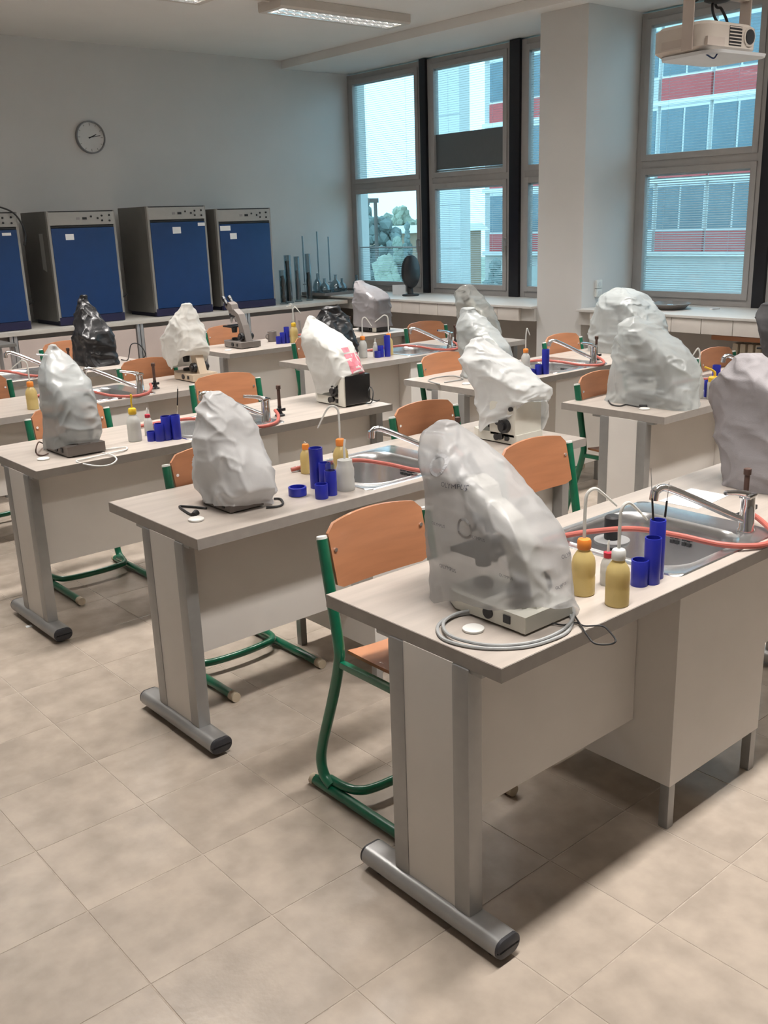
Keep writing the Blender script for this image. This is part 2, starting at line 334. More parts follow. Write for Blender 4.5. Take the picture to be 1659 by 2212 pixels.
# ---------------------------------------------------------------- ceiling lights
def lamp(label, x, y):
    t = thing('ceiling_light', label, 'lamp', (x, y, ZC), 0, 'louvred fluorescent lights on the ceiling')
    L, Wd, H = .66, .15, .075
    b = MB(); b.box(-L, L, -Wd, Wd, -.02, -.0005, .003)
    b.prism([(-Wd, -.02), (-Wd, -H+.012), (-Wd+.012, -H), (-.105, -H), (-.105, -.02)], -L, L).prism([(Wd, -.02), (Wd, -H+.012), (Wd-.012, -H), (.105, -H), (.105, -.02)], -L, L)
    b.box(-L, -L+.05, -.105, .105, -H, -.02).box(L-.05, L, -.105, .105, -H, -.02)
    b.build('housing', 'lampbody', t)
    rf = MB()
    for yc in (-.053, .053):
        for s in (-1, 1):
            rf.prism([(yc+s*.048, -H), (yc+s*.046, -.05), (yc+s*.03, -.028), (yc+s*.028, -.030), (yc+s*.042, -.052), (yc+s*.045, -H)], -L+.05, L-.05)
    rf.build('reflector', 'lampalu', t)
    for yc in (-.053, .053):
        MB().cyl((-L+.055, yc, -.049), (L-.055, yc, -.049), .013).build('tube', 'tubeglow', t)
    lv = MB()
    for i in range(17):
        xx = -L+.09+i*.0735
        for yc in (-.053, .053): lv.box(xx-.001, xx+.001, yc-.044, yc+.044, -H+.002, -H+.012)
    lv.build('louvre', 'lampalu', t, kind='stuff')
    ld = bpy.data.lights.new('fluorescent_light', 'AREA'); ld.shape = 'RECTANGLE'; ld.size = 1.2; ld.size_y = .2
    ld.energy = LAMP_W; ld.color = LAMP_COL; ld.spread = math.radians(LAMP_SPREAD)
    lo = bpy.data.objects.new('fluorescent_light', ld); COL.objects.link(lo); lo.parent = t; lo.location = (0, 0, -H-.003)
    return t
_wn = {5.42: 'row of lights nearest the clock wall', 2.75: 'second row of lights from the clock wall', -.05: 'third row of lights from the clock wall'}
for y, nm in _wn.items():
    for x, w2 in ((3.97, 'window end'), (2.12, 'second from the window end'), (.27, 'third from the window end')):
        lamp('louvred ceiling light, %s of the %s' % (w2, nm) if len(w2) < 12 else 'louvred light, %s, %s' % (w2, nm), x, y)
for k, y in enumerate((5.42,)):
    c = MB().cyl((2.78, y, ZC-.012), (3.31, y, ZC-.012), .011, n=10); c.box(3.0, 3.03, y-.018, y+.018, ZC-.026, ZC, .002)
    tag(c.build('cable_conduit', 'lampbody'), 'thin conduit joining two ceiling lights nearest the clock wall', 'conduit')
def onz(u, v, z):
    d = FW + RT*((u-IW/2)/FPX) - UP*((v-IH/2)/FPX); return CPOS + d*((z-CPOS.z)/d.z)
# ================================================================== LAB DESKS
P = 1.273; HT = .76; DL, DD, TH = 1.93, .618, .035
DESKS = {'A': (0, 0.), 'B': (0, P), 'C': (0, 2*P), 'D': (0, 3*P+.04), 'E': (0, 4*P), 'R1': (2.521, P), 'R2': (2.521, 2*P-.05), 'R3': (2.521, 3*P), 'R4': (2.521, 4*P)}
KEY = {'A': 'two yellow bottles', 'B': 'the black-knobbed white microscope', 'C': 'the red-printed bag', 'D': 'the half-covered beige microscope', 'E': 'the tall black bag',
       'R1': 'the cord-looped white bag', 'R2': 'the wide grey bag', 'R3': 'the crumpled shiny black bag', 'R4': 'the bare microscope'}
def make_desk(label):
    t = thing('lab_desk', label, 'desk', (0, 0, 0), 0, 'laminate lab desks in two columns')
    hx0, hx1, hy0, hy1 = .745, 1.255, .055, .515; z0 = HT-TH
    top = MB(); e = .0015
    for a in ((e, hx0, e, DD-e), (hx1, DL-e, e, DD-e), (hx0, hx1, e, hy0), (hx0, hx1, hy1, DD-e)): top.box(*a, z0, HT)
    tp = top.build('tabletop', 'laminate', t, smooth=False)
    eb = MB()
    eb.box(0, DL, 0, e, z0-.0005, HT-.001).box(0, DL, DD-e, DD, z0-.0005, HT-.001).box(0, e, e, DD-e, z0-.0005, HT-.001).box(DL-e, DL, e, DD-e, z0-.0005, HT-.001)
    eb.build('edge_band', 'laminate_edge', tp, smooth=False)
    for k, xo in enumerate((0., DL-.03)):
        def fr(y, g): return [(p[0], y, p[1]) for p in rrect(xo-.025+g, xo+.055-g, .012+g, .066-g, .024, 0, 5)]
        ft = MB().rings([fr(-.004, 0), fr(.484, 0)]).build('foot', 'legmetal', t)
        for a, b, c in ((-.003, -.012, -.016), (.483, .491, .495)): MB().rings([fr(a, .0008), fr(b, .0008), fr(c, .006)]).build('end_cap', 'capblack', ft)
        for a in (.03, .44): MB().cyl((xo+.015, a, 0), (xo+.015, a, .014), .02, n=14).build('glide', 'capblack', ft)
        for a, b in ((.095, .15), (.315, .37)): BX(xo-.006, xo+.042, a, b, .058, z0, bev=.012).build('leg', 'legmetal', t)
        xa = xo-.002 if k == 0 else xo+.012
        BX(xa, xa+.026, .148, .317, .066, z0, bev=.002).build('end_panel', 'panel', t)
        BX(xo+.002, xo+.036, .06, .42, z0-.012, z0-.0005, bev=.003).build('top_bracket', 'legmetal', t)
    BX(.042, .718, .150, .168, .305, z0-.001, bev=.0015).build('modesty_panel', 'panel', t)
    BX(1.202, 1.892, .150, .168, .305, z0-.001, bev=.0015).build('modesty_panel', 'panel', t)
    MB().lathe([(.024, 0), (.026, .002), (.026, .006), (.022, .0085), (0.001, .009)], 24, (.105, .185, HT)).build('cable_cap', 'whiteplastic', t, label='round white cable outlet cap')
    return t
def make_cabinet(label):
    t = thing('sink_cabinet', label, 'cabinet', (0, 0, 0), 0, 'white sink cabinets under the desks')
    x0, x1, y0, y1, z0, z1 = .720, 1.200, .022, .560, .14, HT-TH-.002
    b = MB().box(x0, x0+.018, y0, y1-.018, z0, z1).box(x1-.018, x1, y0, y1-.018, z0, z1).box(x0+.018, x1-.018, y0, y0+.018, z0, z1).box(x0+.018, x1-.018, y0+.018, y1-.018, z0, z0+.018)
    b.build('body', 'panel', t, smooth=False)
    for a, c in ((x0, (x0+x1)/2-.002), ((x0+x1)/2+.002, x1)):
        d = BX(a, c, y1-.017, y1, z0, z1, bev=.002).build('door', 'panel', t)
        hx = c-.03 if a == x0 else a+.03
        MB().tube([(hx, y1, .55), (hx, y1+.025, .55), (hx, y1+.025, .65), (hx, y1, .65)], .005).build('handle', 'alu', d)
    for a in (x0+.003, x1-.033):
        for c in (y0+.002, y1-.05): BX(a, a+.030, c, c+.030, 0, z0+.001, bev=.003).build('leg', 'legmetal', t)
    return t
def make_sink(label):
    t = thing('sink', label, 'sink', (0, 0, 0), 0, 'stainless sinks set into the desks'); n = 8
    Z = HT
    R = [rrect(.728, 1.272, .038, .532, .03, Z+.0005, n), rrect(.731, 1.269, .041, .529, .03, Z+.004, n), rrect(.742, 1.258, .052, .518, .03, Z+.003, n), rrect(.752, 1.170, .064, .506, .10, Z+.0035, n), rrect(.758, 1.164, .070, .500, .10, Z+.006, n),
         rrect(.766, 1.156, .078, .492, .10, Z-.002, n), rrect(.772, 1.150, .084, .486, .10, Z-.03, n), rrect(.785, 1.137, .097, .473, .10, Z-.15, n), rrect(.80, 1.12, .115, .455, .095, Z-.172, n), rrect(.84, 1.08, .16, .41, .08, Z-.178, n), rrect(.93, .99, .255, .315, .029, Z-.182, n)]
    MB().rings(R, cap0=False).build('basin', 'steel', t, ang=50)
    MB().lathe([(.034, 0), (.036, .003), (.028, .004), (.022, .001)], 20, (.96, .285, Z-.181)).build('drain', 'chrome', t)
    ov = MB()
    for r in range(2):
        for c in range(4): ov.box(1.1395, 1.1425, .26+c*.017-(0 if c < 2 else -.008), .272+c*.017+(0 if c < 2 else .008), Z-.068+r*.016, Z-.057+r*.016)
    ov.build('overflow', 'dark', t, smooth=False)
    return t
def make_faucet(label):
    t = thing('faucet', label, 'faucet', (1.205, .115, HT+.0035), 0, 'chrome mixer taps at the sinks')
    MB().lathe([(.026, 0), (.026, .006), (.022, .012), (.021, .085), (.0205, .105), (.012, .112)], 24).build('body', 'chrome', t)
    sp = cat([(-.012, .006, .035), (-.06, .03, .06), (-.16, .085, .118), (-.230, .122, .155), (-.255, .135, .160), (-.270, .143, .150)], 6)
    s = MB().tube(sp, [.011]*(len(sp)-6)+[.0125]*6, 14); s.cyl((-.270, .143, .152), (-.273, .1445, .126), .0135, n=16); s.build('spout', 'chrome', t)
    h = MB().box(-.024, .022, -.018, .018, .103, .118, .006); h.tube(cat([(-.006, 0, .114), (-.05, .004, .128), (-.115, .010, .140)], 4), [.012, .0115, .011, .010, .009, .008, .008, .0075, .007], 12); h.build('handle', 'chrome', t)
    return t
def make_gastap(label):
    t = thing('gas_tap', label, 'gas tap', (1.345, .20, HT), 0, 'bench gas taps beside the sinks')
    MB().lathe([(.026, 0), (.026, .006), (.015, .012), (.010, .03), (.010, .05)], 18).build('base', 'scopeblack', t)
    MB().lathe([(.0085, .05), (.0085, .135), (.012, .137), (.012, .155), (.008, .157)], 14).build('column', 'brownrubber', t)
    n = MB().cyl((-.008, -.004, .036), (-.045, -.020, .036), .006, n=10); n.cyl((0, -.005, .036), (0, -.03, .036), .005, n=8); n.box(-.012, .012, -.036, -.028, .029, .043, .002); n.build('nozzle', 'scopeblack', t)
    return t
def make_hose(label):
    o = MB().tube(cat([(1.305, .181, .796), (1.27, .105, .784), (1.20, .025, .7715), (1.10, .004, .7705), (1.0, .070, .780), (.945, .18, .796), (.90, .30, .800), (.83, .40, .786), (.755, .455, .776), (.70, .475, .7705)], 7), .0085, 10).build('rubber_hose', 'hose')
    return tag(o, label, 'hose', 'red rubber gas hoses across the sinks')
proto = {}
for k, (x, y) in DESKS.items():
    for nm, fn, txt, off in (('desk', make_desk, 'pale laminate lab desk bearing %s', (0, 0, 0)), ('cab', make_cabinet, 'white sink cabinet under the desk bearing %s', (0, 0, 0)), ('sink', make_sink, 'stainless sink in the desk bearing %s', (0, 0, 0)),
                             ('tap', make_faucet, 'chrome mixer tap on the desk bearing %s', (1.205, .115, HT+.0035)), ('gas', make_gastap, 'dark upright gas tap on the desk bearing %s', (1.345, .20, HT)), ('hose', make_hose, 'red rubber hose over the sink of desk bearing %s', (0, 0, 0))):
        loc = (x+off[0], y+off[1], off[2]); lab = txt % KEY[k]
        if nm not in proto: proto[nm] = fn(lab); proto[nm].location = loc
        else: dup(proto[nm], loc, 0, lab)
# ================================================================== CHAIRS
def make_chair(label):
    t = thing('school_chair', label, 'chair', (0, 0, 0), 0, 'orange plywood chairs with green tube frames'); hw = .20
    for s in (-1, 1):
        x = s*hw
        p = [(x, -.100, .838), (x, -.128, .68), (x, -.153, .53), (x, -.150, .47), (x, -.118, .36), (x, -.050, .17), (x, -.036, .10), (x, -.050, .055), (x, -.085, .036)]
        MB().tube(cat(p, 5), .0165, 14).build('side_tube', 'green', t)
        MB().cyl((x, -.100, .836), (x, -.0985, .845), .0165, .015, n=14).build('tube_cap', 'whiteplastic', t)
        rn = MB().tube([(x, .002, .021), (x, -.44, .021)], .0165, 14).build('runner', 'green', t)
        for a, b in ((-.437, -.470), (-.002, .014)): MB().cyl((x, a, .019), (x, b, .019), .0185, n=14).build('runner_cap', 'beigecap', rn)
        BX(x-.010, x+.010, -.49, -.150, .462, .482, bev=.004).build('seat_bar', 'green', t)
    q = [(-hw+.012, -.06, .044), (-hw+.014, -.12, .046), (-hw+.03, -.17, .047), (-hw+.075, -.195, .047), (0, -.205, .047), (hw-.075, -.195, .047), (hw-.03, -.17, .047), (hw-.014, -.12, .046), (hw-.012, -.06, .044)]
    MB().tube(cat(q, 5), .0145, 12).build('cross_tube', 'green', t)
    # moulded plywood back: curved in plan, arched top edge
    nx, nz = 14, 7; V = []; th = .0055
    for side in (0, 1):
        for i in range(nx+1):
            a = -1+2*i/nx; x = a*(hw-.020)
            top = .868+.018*(1-a*a)-.020*max(0, abs(a)-.86)/.14; bot = .690-.006*(1-a*a)+.012*max(0, abs(a)-.88)/.12
            for j in range(nz+1):
                b = j/nz; z = bot+(top-bot)*b
                y = -.132+.034*b*1.0+.022*(1-a*a)+(-th if side else th)
                V.append((x, y, z))
    F = []; n1 = nz+1; off = (nx+1)*n1
    for i in range(nx):
        for j in range(nz):
            a = i*n1+j; F.append((a, a+1, a+n1+1, a+n1)); F.append((off+a, off+a+n1, off+a+n1+1, off+a+1))
    for i in range(nx): F += [(i*n1, i*n1+n1, off+i*n1+n1, off+i*n1), (i*n1+nz, off+i*n1+nz, off+i*n1+n1+nz, i*n1+n1+nz)]
    for j in range(nz): F += [(j, off+j, off+j+1, j+1), (nx*n1+j, nx*n1+j+1, off+nx*n1+j+1, off+nx*n1+j)]
    bk = MB().add(V, F).build('backrest', 'orange', t, ang=40)
    for s in (-1, 1):
        MB().cyl((s*.165, -.118, .80), (s*.165, -.095, .80), .006, n=10).build('rivet', 'chrome', bk)
    # seat: plywood with turned-down front edge
    V = []; ny = 10
    for side in (0, 1):
        for i in range(nx+1):
            a = -1+2*i/nx
            for j in range(ny+1):
                b = j/ny; y = -.165-.350*b; z = .4875+.012*(a*a)-.006*math.sin(math.pi*b)-.035*max(0, b-.78)/.22*max(0, b-.78)/.22
                wd = hw-.022-.010*b-.035*max(0, b-.85)/.15
                V.append((a*wd, y, z+(0 if side else .010)))
    F = []; n1 = ny+1; off = (nx+1)*n1
    for i in range(nx):
        for j in range(ny): a = i*n1+j; F.append((a, a+n1, a+n1+1, a+1)); F.append((off+a, off+a+1, off+a+n1+1, off+a+n1))
    for i in range(nx): F += [(i*n1, i*n1+n1, off+i*n1+n1, off+i*n1), (i*n1+ny, off+i*n1+ny, off+i*n1+n1+ny, i*n1+n1+ny)]
    for j in range(ny): F += [(j, off+j, off+j+1, j+1), (nx*n1+j, nx*n1+j+1, off+nx*n1+j+1, off+nx*n1+j)]
    MB().add(V, F).build('seat', 'orange', t, ang=40)
    return t
WE, AE = 'window end', 'end away from window'
CH = [('A', AE, .335, .905, 0), ('A', WE, 1.335, 1.155, 0), ('B', AE, .455, 2.02, 0), ('B', WE, 1.61, 2.055, 0), ('C', AE, .455, 3.36, 0), ('C', WE, 1.52, 3.60, -.20), ('D', AE, .49, 4.76, 0), ('D', WE, 1.54, 4.62, 0),
      ('E', WE, 1.62, 6.12, .1), ('R1', AE, 2.825, 1.975, 0), ('R1', WE, 4.0, 2.0, 0), ('R2', AE, 2.86, 3.22, 0), ('R2', WE, 4.075, 3.25, 0), ('R3', AE, 3.005, 4.75, 0), ('R3', WE, 4.17, 4.75, -.15), ('R4', AE, 3.01, 6.02, 0)]
c0 = None
for k, e, x, y, rz in CH:
    lab = 'orange chair at %s of desk bearing %s' % (e, KEY[k])
    if c0 is None: c0 = make_chair(lab); c0.location = (x, y, 0); c0.rotation_euler = (0, 0, rz)
    else: dup(c0, (x, y, 0), rz, lab)
# ================================================================== MICROSCOPES
def microscope(label, loc, body='scopewhite', dark='scopeblack', house=None, rz=0., s=1., group='microscopes on the desks', low=False, knobs=1.):
    """compound microscope, eyepieces towards +y, arm towards -y"""
    t = thing('microscope', label, 'microscope', loc, rz, group); t.scale = (s, s, s)
    b = MB().prism([(-.088, -.135), (.088, -.135), (.088, .10), (.060, .150), (-.060, .150), (-.088, .10)], .006, .048, 'z')
    for x in (-.07, .07):
        for y in (-.115, .10): b.cyl((x, y, 0), (x, y, .008), .010, n=10)
    b.build('base', body, t, smooth=False)
    MB().cyl((-.0875, -.015, .028), (-.0925, -.015, .028), .0155, n=20).build('dial', dark, t); BX(-.0915, -.0875, -.088, -.066, .018, .038, bev=.001).build('socket', dark, t)
    MB().lathe([(.026, .048), (.026, .062), (.020, .066), (.002, .067)], 18, (0, .085, 0)).build('illuminator', dark, t)
    MB().prism([(-.120, .046), (-.035, .046), (-.030, .12), (-.005, .20), (.020, .235), (.105, .250), (.108, .278), (.035, .286), (-.030, .25), (-.075, .17)], -.028, .028, 'x').build('arm', body, t, smooth=False)
    if house == 'boxy': BX(-.088, .088, -.128, .030, .030, .190, bev=.008).build('lamp_house', body, t)
    if house == 'black':
        BX(-.0875, .0875, -.150, -.02, .010, .165, bev=.006).build('lamp_house', dark, t)
        BX(-.094, -.086, -.150, -.095, .004, .165, bev=.002).build('side_plate', 'scopewhite', t)
    st = BX(-.075, .075, .005, .130, .150, .162, bev=.003).build('stage', dark, t)
    BX(-.05, .045, .05, .10, .162, .167, bev=.001).build('slide_holder', dark, st)
    MB().cyl((.06, .10, .150), (.06, .10, .095), .009, n=12).build('stage_knob', dark, st)
    MB().cyl((0, .085, .145), (0, .085, .105), .024, .020, n=18).build('condenser', dark, t)
    n = MB().lathe([(.030, .226), (.034, .24), (.030, .252)], 18, (0, .085, 0)).build('nosepiece', dark, t)
    for k in range(4):
        a = k*math.pi/2+.4; d = Vector((math.cos(a)*.35, math.sin(a)*.35, -1)).normalized(); p = Vector((math.cos(a)*.016, .085+math.sin(a)*.016, .228))
        MB().cyl(p, p+d*(.036 if k % 2 else .046), .0095, .007, n=12).build('objective', 'chrome', n)
    MB().prism([(.045, .276), (.118, .276), (.150, .300), (.145, .330), (.10, .338), (.060, .320)], -.030, .030, 'x').build('head', body if body != 'scopebeige' else dark, t, smooth=False)
    for sx in (-1, 1):
        p0 = Vector((sx*.027, .120, .318)); d = Vector((0, .62, .62)).normalized()
        e = MB().cyl(p0, p0+d*.045, .0145, n=14); e.cyl(p0+d*.045, p0+d*.075, .0175, .0165, n=14); e.build('eyepiece', dark, t)
        for r, L, y, z in ((.030*knobs, .022, -.070, .085), (.017*knobs, .034, -.070, .085)):
            x0 = .030 if not house else .0875
            MB().cyl((sx*x0, y, z), (sx*(x0+L), y, z), r, r*.96, n=22).build('focus_knob', dark, t)
    if house:
        for y, z, r in ((-.03, .10, .016), (-.045, .035, .015), (-.085, .030, .009), (-.105, .165, .010)):
            MB().cyl((-.087, y, z), (-.100, y, z), r, n=16).build('control_knob', dark, t)
    return t
KX, KY = .75599, -.65459
BAGBVH = {}
def bag(name, label, key, anchor, rows, hx, mat, seed=0, wr=.007, hem=None, cat_='cover', n=4., fr=1., group='covers over the microscopes', bot=True):
    rows = sorted(rows)
    if bot and rows[0][0] < .80: rows = [(.7608, rows[0][1]-.004, rows[0][2]+.004)]+rows
    q = n/(n-1.); nl, ns = 76, 112
    sm = sum((a+b)/2 for _, a, b in rows[:4])/4
    ax, ay = anchor[0]+sm*KX, anchor[1]+sm*KY
    zs = [r[0] for r in rows]
    def itp(z, c):
        for i in range(len(rows)-1):
            if z <= rows[i+1][0]:
                t = (z-rows[i][0])/max(1e-6, rows[i+1][0]-rows[i][0]); return rows[i][c]+(rows[i+1][c]-rows[i][c])*t
        return rows[-1][c]
    z0, z1 = zs[0], zs[-1]; R = []
    lv = [z0+(z1-z0)*(1-(1-i/nl)**1.25) for i in range(nl+1)]
    for i, z in enumerate(lv):
        w = .012
        sl = (itp(max(z0, z-w), 1)+itp(z, 1)*2+itp(min(z1, z+w), 1))/4; sr = (itp(max(z0, z-w), 2)+itp(z, 2)*2+itp(min(z1, z+w), 2))/4
        Sh = max(.004, (sr-sl)/2); sc = (sr+sl)/2-sm
        h = min(hx, .66*Sh/KX); hy = max(.004, (Sh**q-(KX*h)**q))**(1/q)/abs(KY)
        cy = ay+sc/KY; ring = []
        for j in range(ns):
            a = 2*math.pi*j/ns; c, s = math.cos(a), math.sin(a); e = 2./n
            px = h*math.copysign(abs(c)**e, c); py = hy*math.copysign(abs(s)**e, s)
            p = Vector((ax+px, cy+py, z)); o = Vector((px/h, py/hy, 0)); o = o.normalized() if o.length > 1e-6 else o
            v = Vector((p.x*9*fr+seed*3.1, p.y*9*fr, p.z*7*fr+seed)); u = Vector((p.x*23*fr, p.y*23*fr+seed, p.z*16*fr))
            v2 = Vector((p.x*4*fr+7, p.y*4*fr, (p.z+.6*p.x-.5*p.y)*6*fr+seed*2))
            wv = Vector((noise.noise(v2*.8), noise.noise(v2*.8+Vector((9, 2, 5))), noise.noise(v2*.8+Vector((1, 8, 3)))))*.55
            r1 = (1-abs(noise.noise(v2*1.1+wv)))**5; r2 = (1-abs(noise.noise(v*.9+wv)))**5; r3 = (1-abs(noise.noise(u*.8+wv*2)))**4
            d = 1.3*r1+1.0*r2+.8*r3-1.3+.5*noise.noise(v2*.7)+.10*noise.noise(u*1.7)
            d *= wr*min(1, 4*(z1-z)/(z1-z0)+.55)
            zz = z
            if hem:
                f = max(0., math.cos(a-hem[0]))**hem[2] if len(hem) > 2 else max(0., math.cos(a-hem[0]))
                t = max(0., 1-(z-z0)/(z1-z0)); zz += hem[1]*f*t**3
            zz += .35*wr*noise.noise(u*1.3)*(1 if i > 0 else .2)
            zz = max(zz, .7606)
            ring.append(p+o*d+Vector((0, 0, zz-z)))
        R.append(ring)
    c = sum(R[-1], Vector())/ns
    sp_ = max((p-c).length for p in R[nl])
    for f, dz in ((.86, .10), (.68, .17), (.45, .21), (.22, .23), (.06, .235)):
        R.append([c+(p-c)*f+Vector((0, 0, dz*min(.10, sp_)*.9+f*wr*1.1*noise.noise(Vector((p.x*14+seed, p.y*14, f*2))))) for p in R[nl]])
    mb = MB().rings(R, cap0=False)
    o = mb.build(name, mat, ang=180); tag(o, label, cat_, group)
    if key: BAGBVH[key] = (BVHTree.FromPolygons([Vector(p) for p in mb.v], mb.f), o)
    return o
BR = {
'A1':[(0.772,-0.178,0.169),(0.841,-0.179,0.156),(0.91,-0.182,0.148),(0.978,-0.188,0.133),(1.047,-0.193,0.081),(1.116,-0.199,0.017),(1.185,-0.193,-0.072),(1.197,-0.168,-0.095),(1.205,-0.151,-0.106)],
'B1':[(0.772,-0.116,0.132),(0.83,-0.156,0.16),(0.889,-0.147,0.148),(0.947,-0.138,0.123),(1.005,-0.132,0.097),(1.064,-0.125,0.065),(1.122,-0.105,0.009),(1.134,-0.084,-0.01),(1.142,-0.07,-0.028)],
'C1':[(0.776,-0.165,0.113),(0.846,-0.149,0.132),(0.916,-0.146,0.122),(0.985,-0.143,0.112),(1.055,-0.139,0.092),(1.124,-0.136,0.042),(1.194,-0.109,-0.04),(1.206,-0.096,-0.057),(1.214,-0.088,-0.068)],
'C2':[(0.814,-0.113,0.151),(0.876,-0.13,0.153),(0.938,-0.162,0.14),(1.0,-0.174,0.118),(1.062,-0.186,0.093),(1.123,-0.188,0.021),(1.185,-0.168,-0.092),(1.197,-0.153,-0.114),(1.205,-0.143,-0.128)],
'B2':[(0.8,-0.123,0.158),(0.859,-0.13,0.159),(0.919,-0.14,0.169),(0.978,-0.156,0.163),(1.037,-0.186,0.109),(1.096,-0.201,0.055),(1.155,-0.176,-0.056),(1.167,-0.162,-0.096),(1.175,-0.153,-0.104)],
'R1':[(0.772,-0.228,0.173),(0.837,-0.235,0.168),(0.901,-0.229,0.163),(0.966,-0.221,0.158),(1.031,-0.219,0.125),(1.096,-0.216,0.056),(1.16,-0.199,-0.027),(1.172,-0.178,-0.06),(1.18,-0.15,-0.09)],
'R2r':[(0.772,-0.118,0.422),(0.836,-0.115,0.41),(0.9,-0.113,0.393),(0.964,-0.099,0.375),(1.028,-0.084,0.346),(1.091,-0.072,0.314),(1.145,-0.055,0.270),(1.163,-0.03,0.235),(1.174,.02,0.18)],
'R2l':[(0.772,-0.047,0.259),(0.834,-0.052,0.258),(0.896,-0.058,0.251),(0.958,-0.063,0.239),(1.021,-0.067,0.187),(1.083,-0.07,0.133),(1.145,-0.055,0.047),(1.157,-0.047,0.042),(1.165,-0.041,0.042)],
'R3r':[(0.772,-0.109,0.248),(0.837,-0.095,0.242),(0.902,-0.083,0.221),(0.967,-0.086,0.197),(1.033,-0.094,0.16),(1.098,-0.112,0.125),(1.163,-0.084,0.058),(1.175,-0.064,0.045),(1.183,-0.051,0.039)],
'R3l':[(0.776,-0.22,0.121),(0.83,-0.216,0.117),(0.884,-0.211,0.112),(0.938,-0.206,0.107),(0.992,-0.192,0.102),(1.046,-0.175,0.058),(1.099,-0.132,0.011),(1.111,-0.118,0.011),(1.119,-0.108,0.011)],
'R4r':[(0.805,-0.098,0.24),(0.865,-0.097,0.24),(0.925,-0.095,0.24),(0.985,-0.094,0.239),(1.045,-0.092,0.239),(1.105,-0.085,0.178),(1.165,-0.077,0.037),(1.177,-0.075,0.009),(1.185,-0.074,0.006)],
'E2':[(0.772,-0.233,0.124),(0.847,-0.224,0.11),(0.922,-0.206,0.107),(0.997,-0.187,0.098),(1.072,-0.169,0.051),(1.147,-0.15,-0.005),(1.222,-0.128,-0.063),(1.234,-0.124,-0.067),(1.242,-0.122,-0.067)],
'D2':[(0.834,-0.158,0.062),(0.897,-0.22,0.089),(0.96,-0.227,0.087),(1.024,-0.211,0.08),(1.087,-0.175,0.072),(1.15,-0.132,0.052),(1.214,-0.068,0.019),(1.226,-0.054,0.015),(1.234,-0.045,0.015)],
'A2':[(0.772,-0.086,0.194),(0.841,-0.104,0.19),(0.909,-0.111,0.186),(0.978,-0.119,0.182),(1.047,-0.141,0.167),(1.116,-0.131,0.134),(1.184,-0.089,0.065),(1.196,-0.074,0.044),(1.204,-0.065,0.029)],
'R1r':[(0.772,-0.094,0.134),(0.831,-0.1,0.127),(0.89,-0.109,0.12),(0.949,-0.119,0.112),(1.008,-0.133,0.086),(1.067,-0.14,0.055),(1.126,-0.12,-0.002),(1.138,-0.113,-0.013),(1.146,-0.108,-0.013)]}
Z = HT+.0005
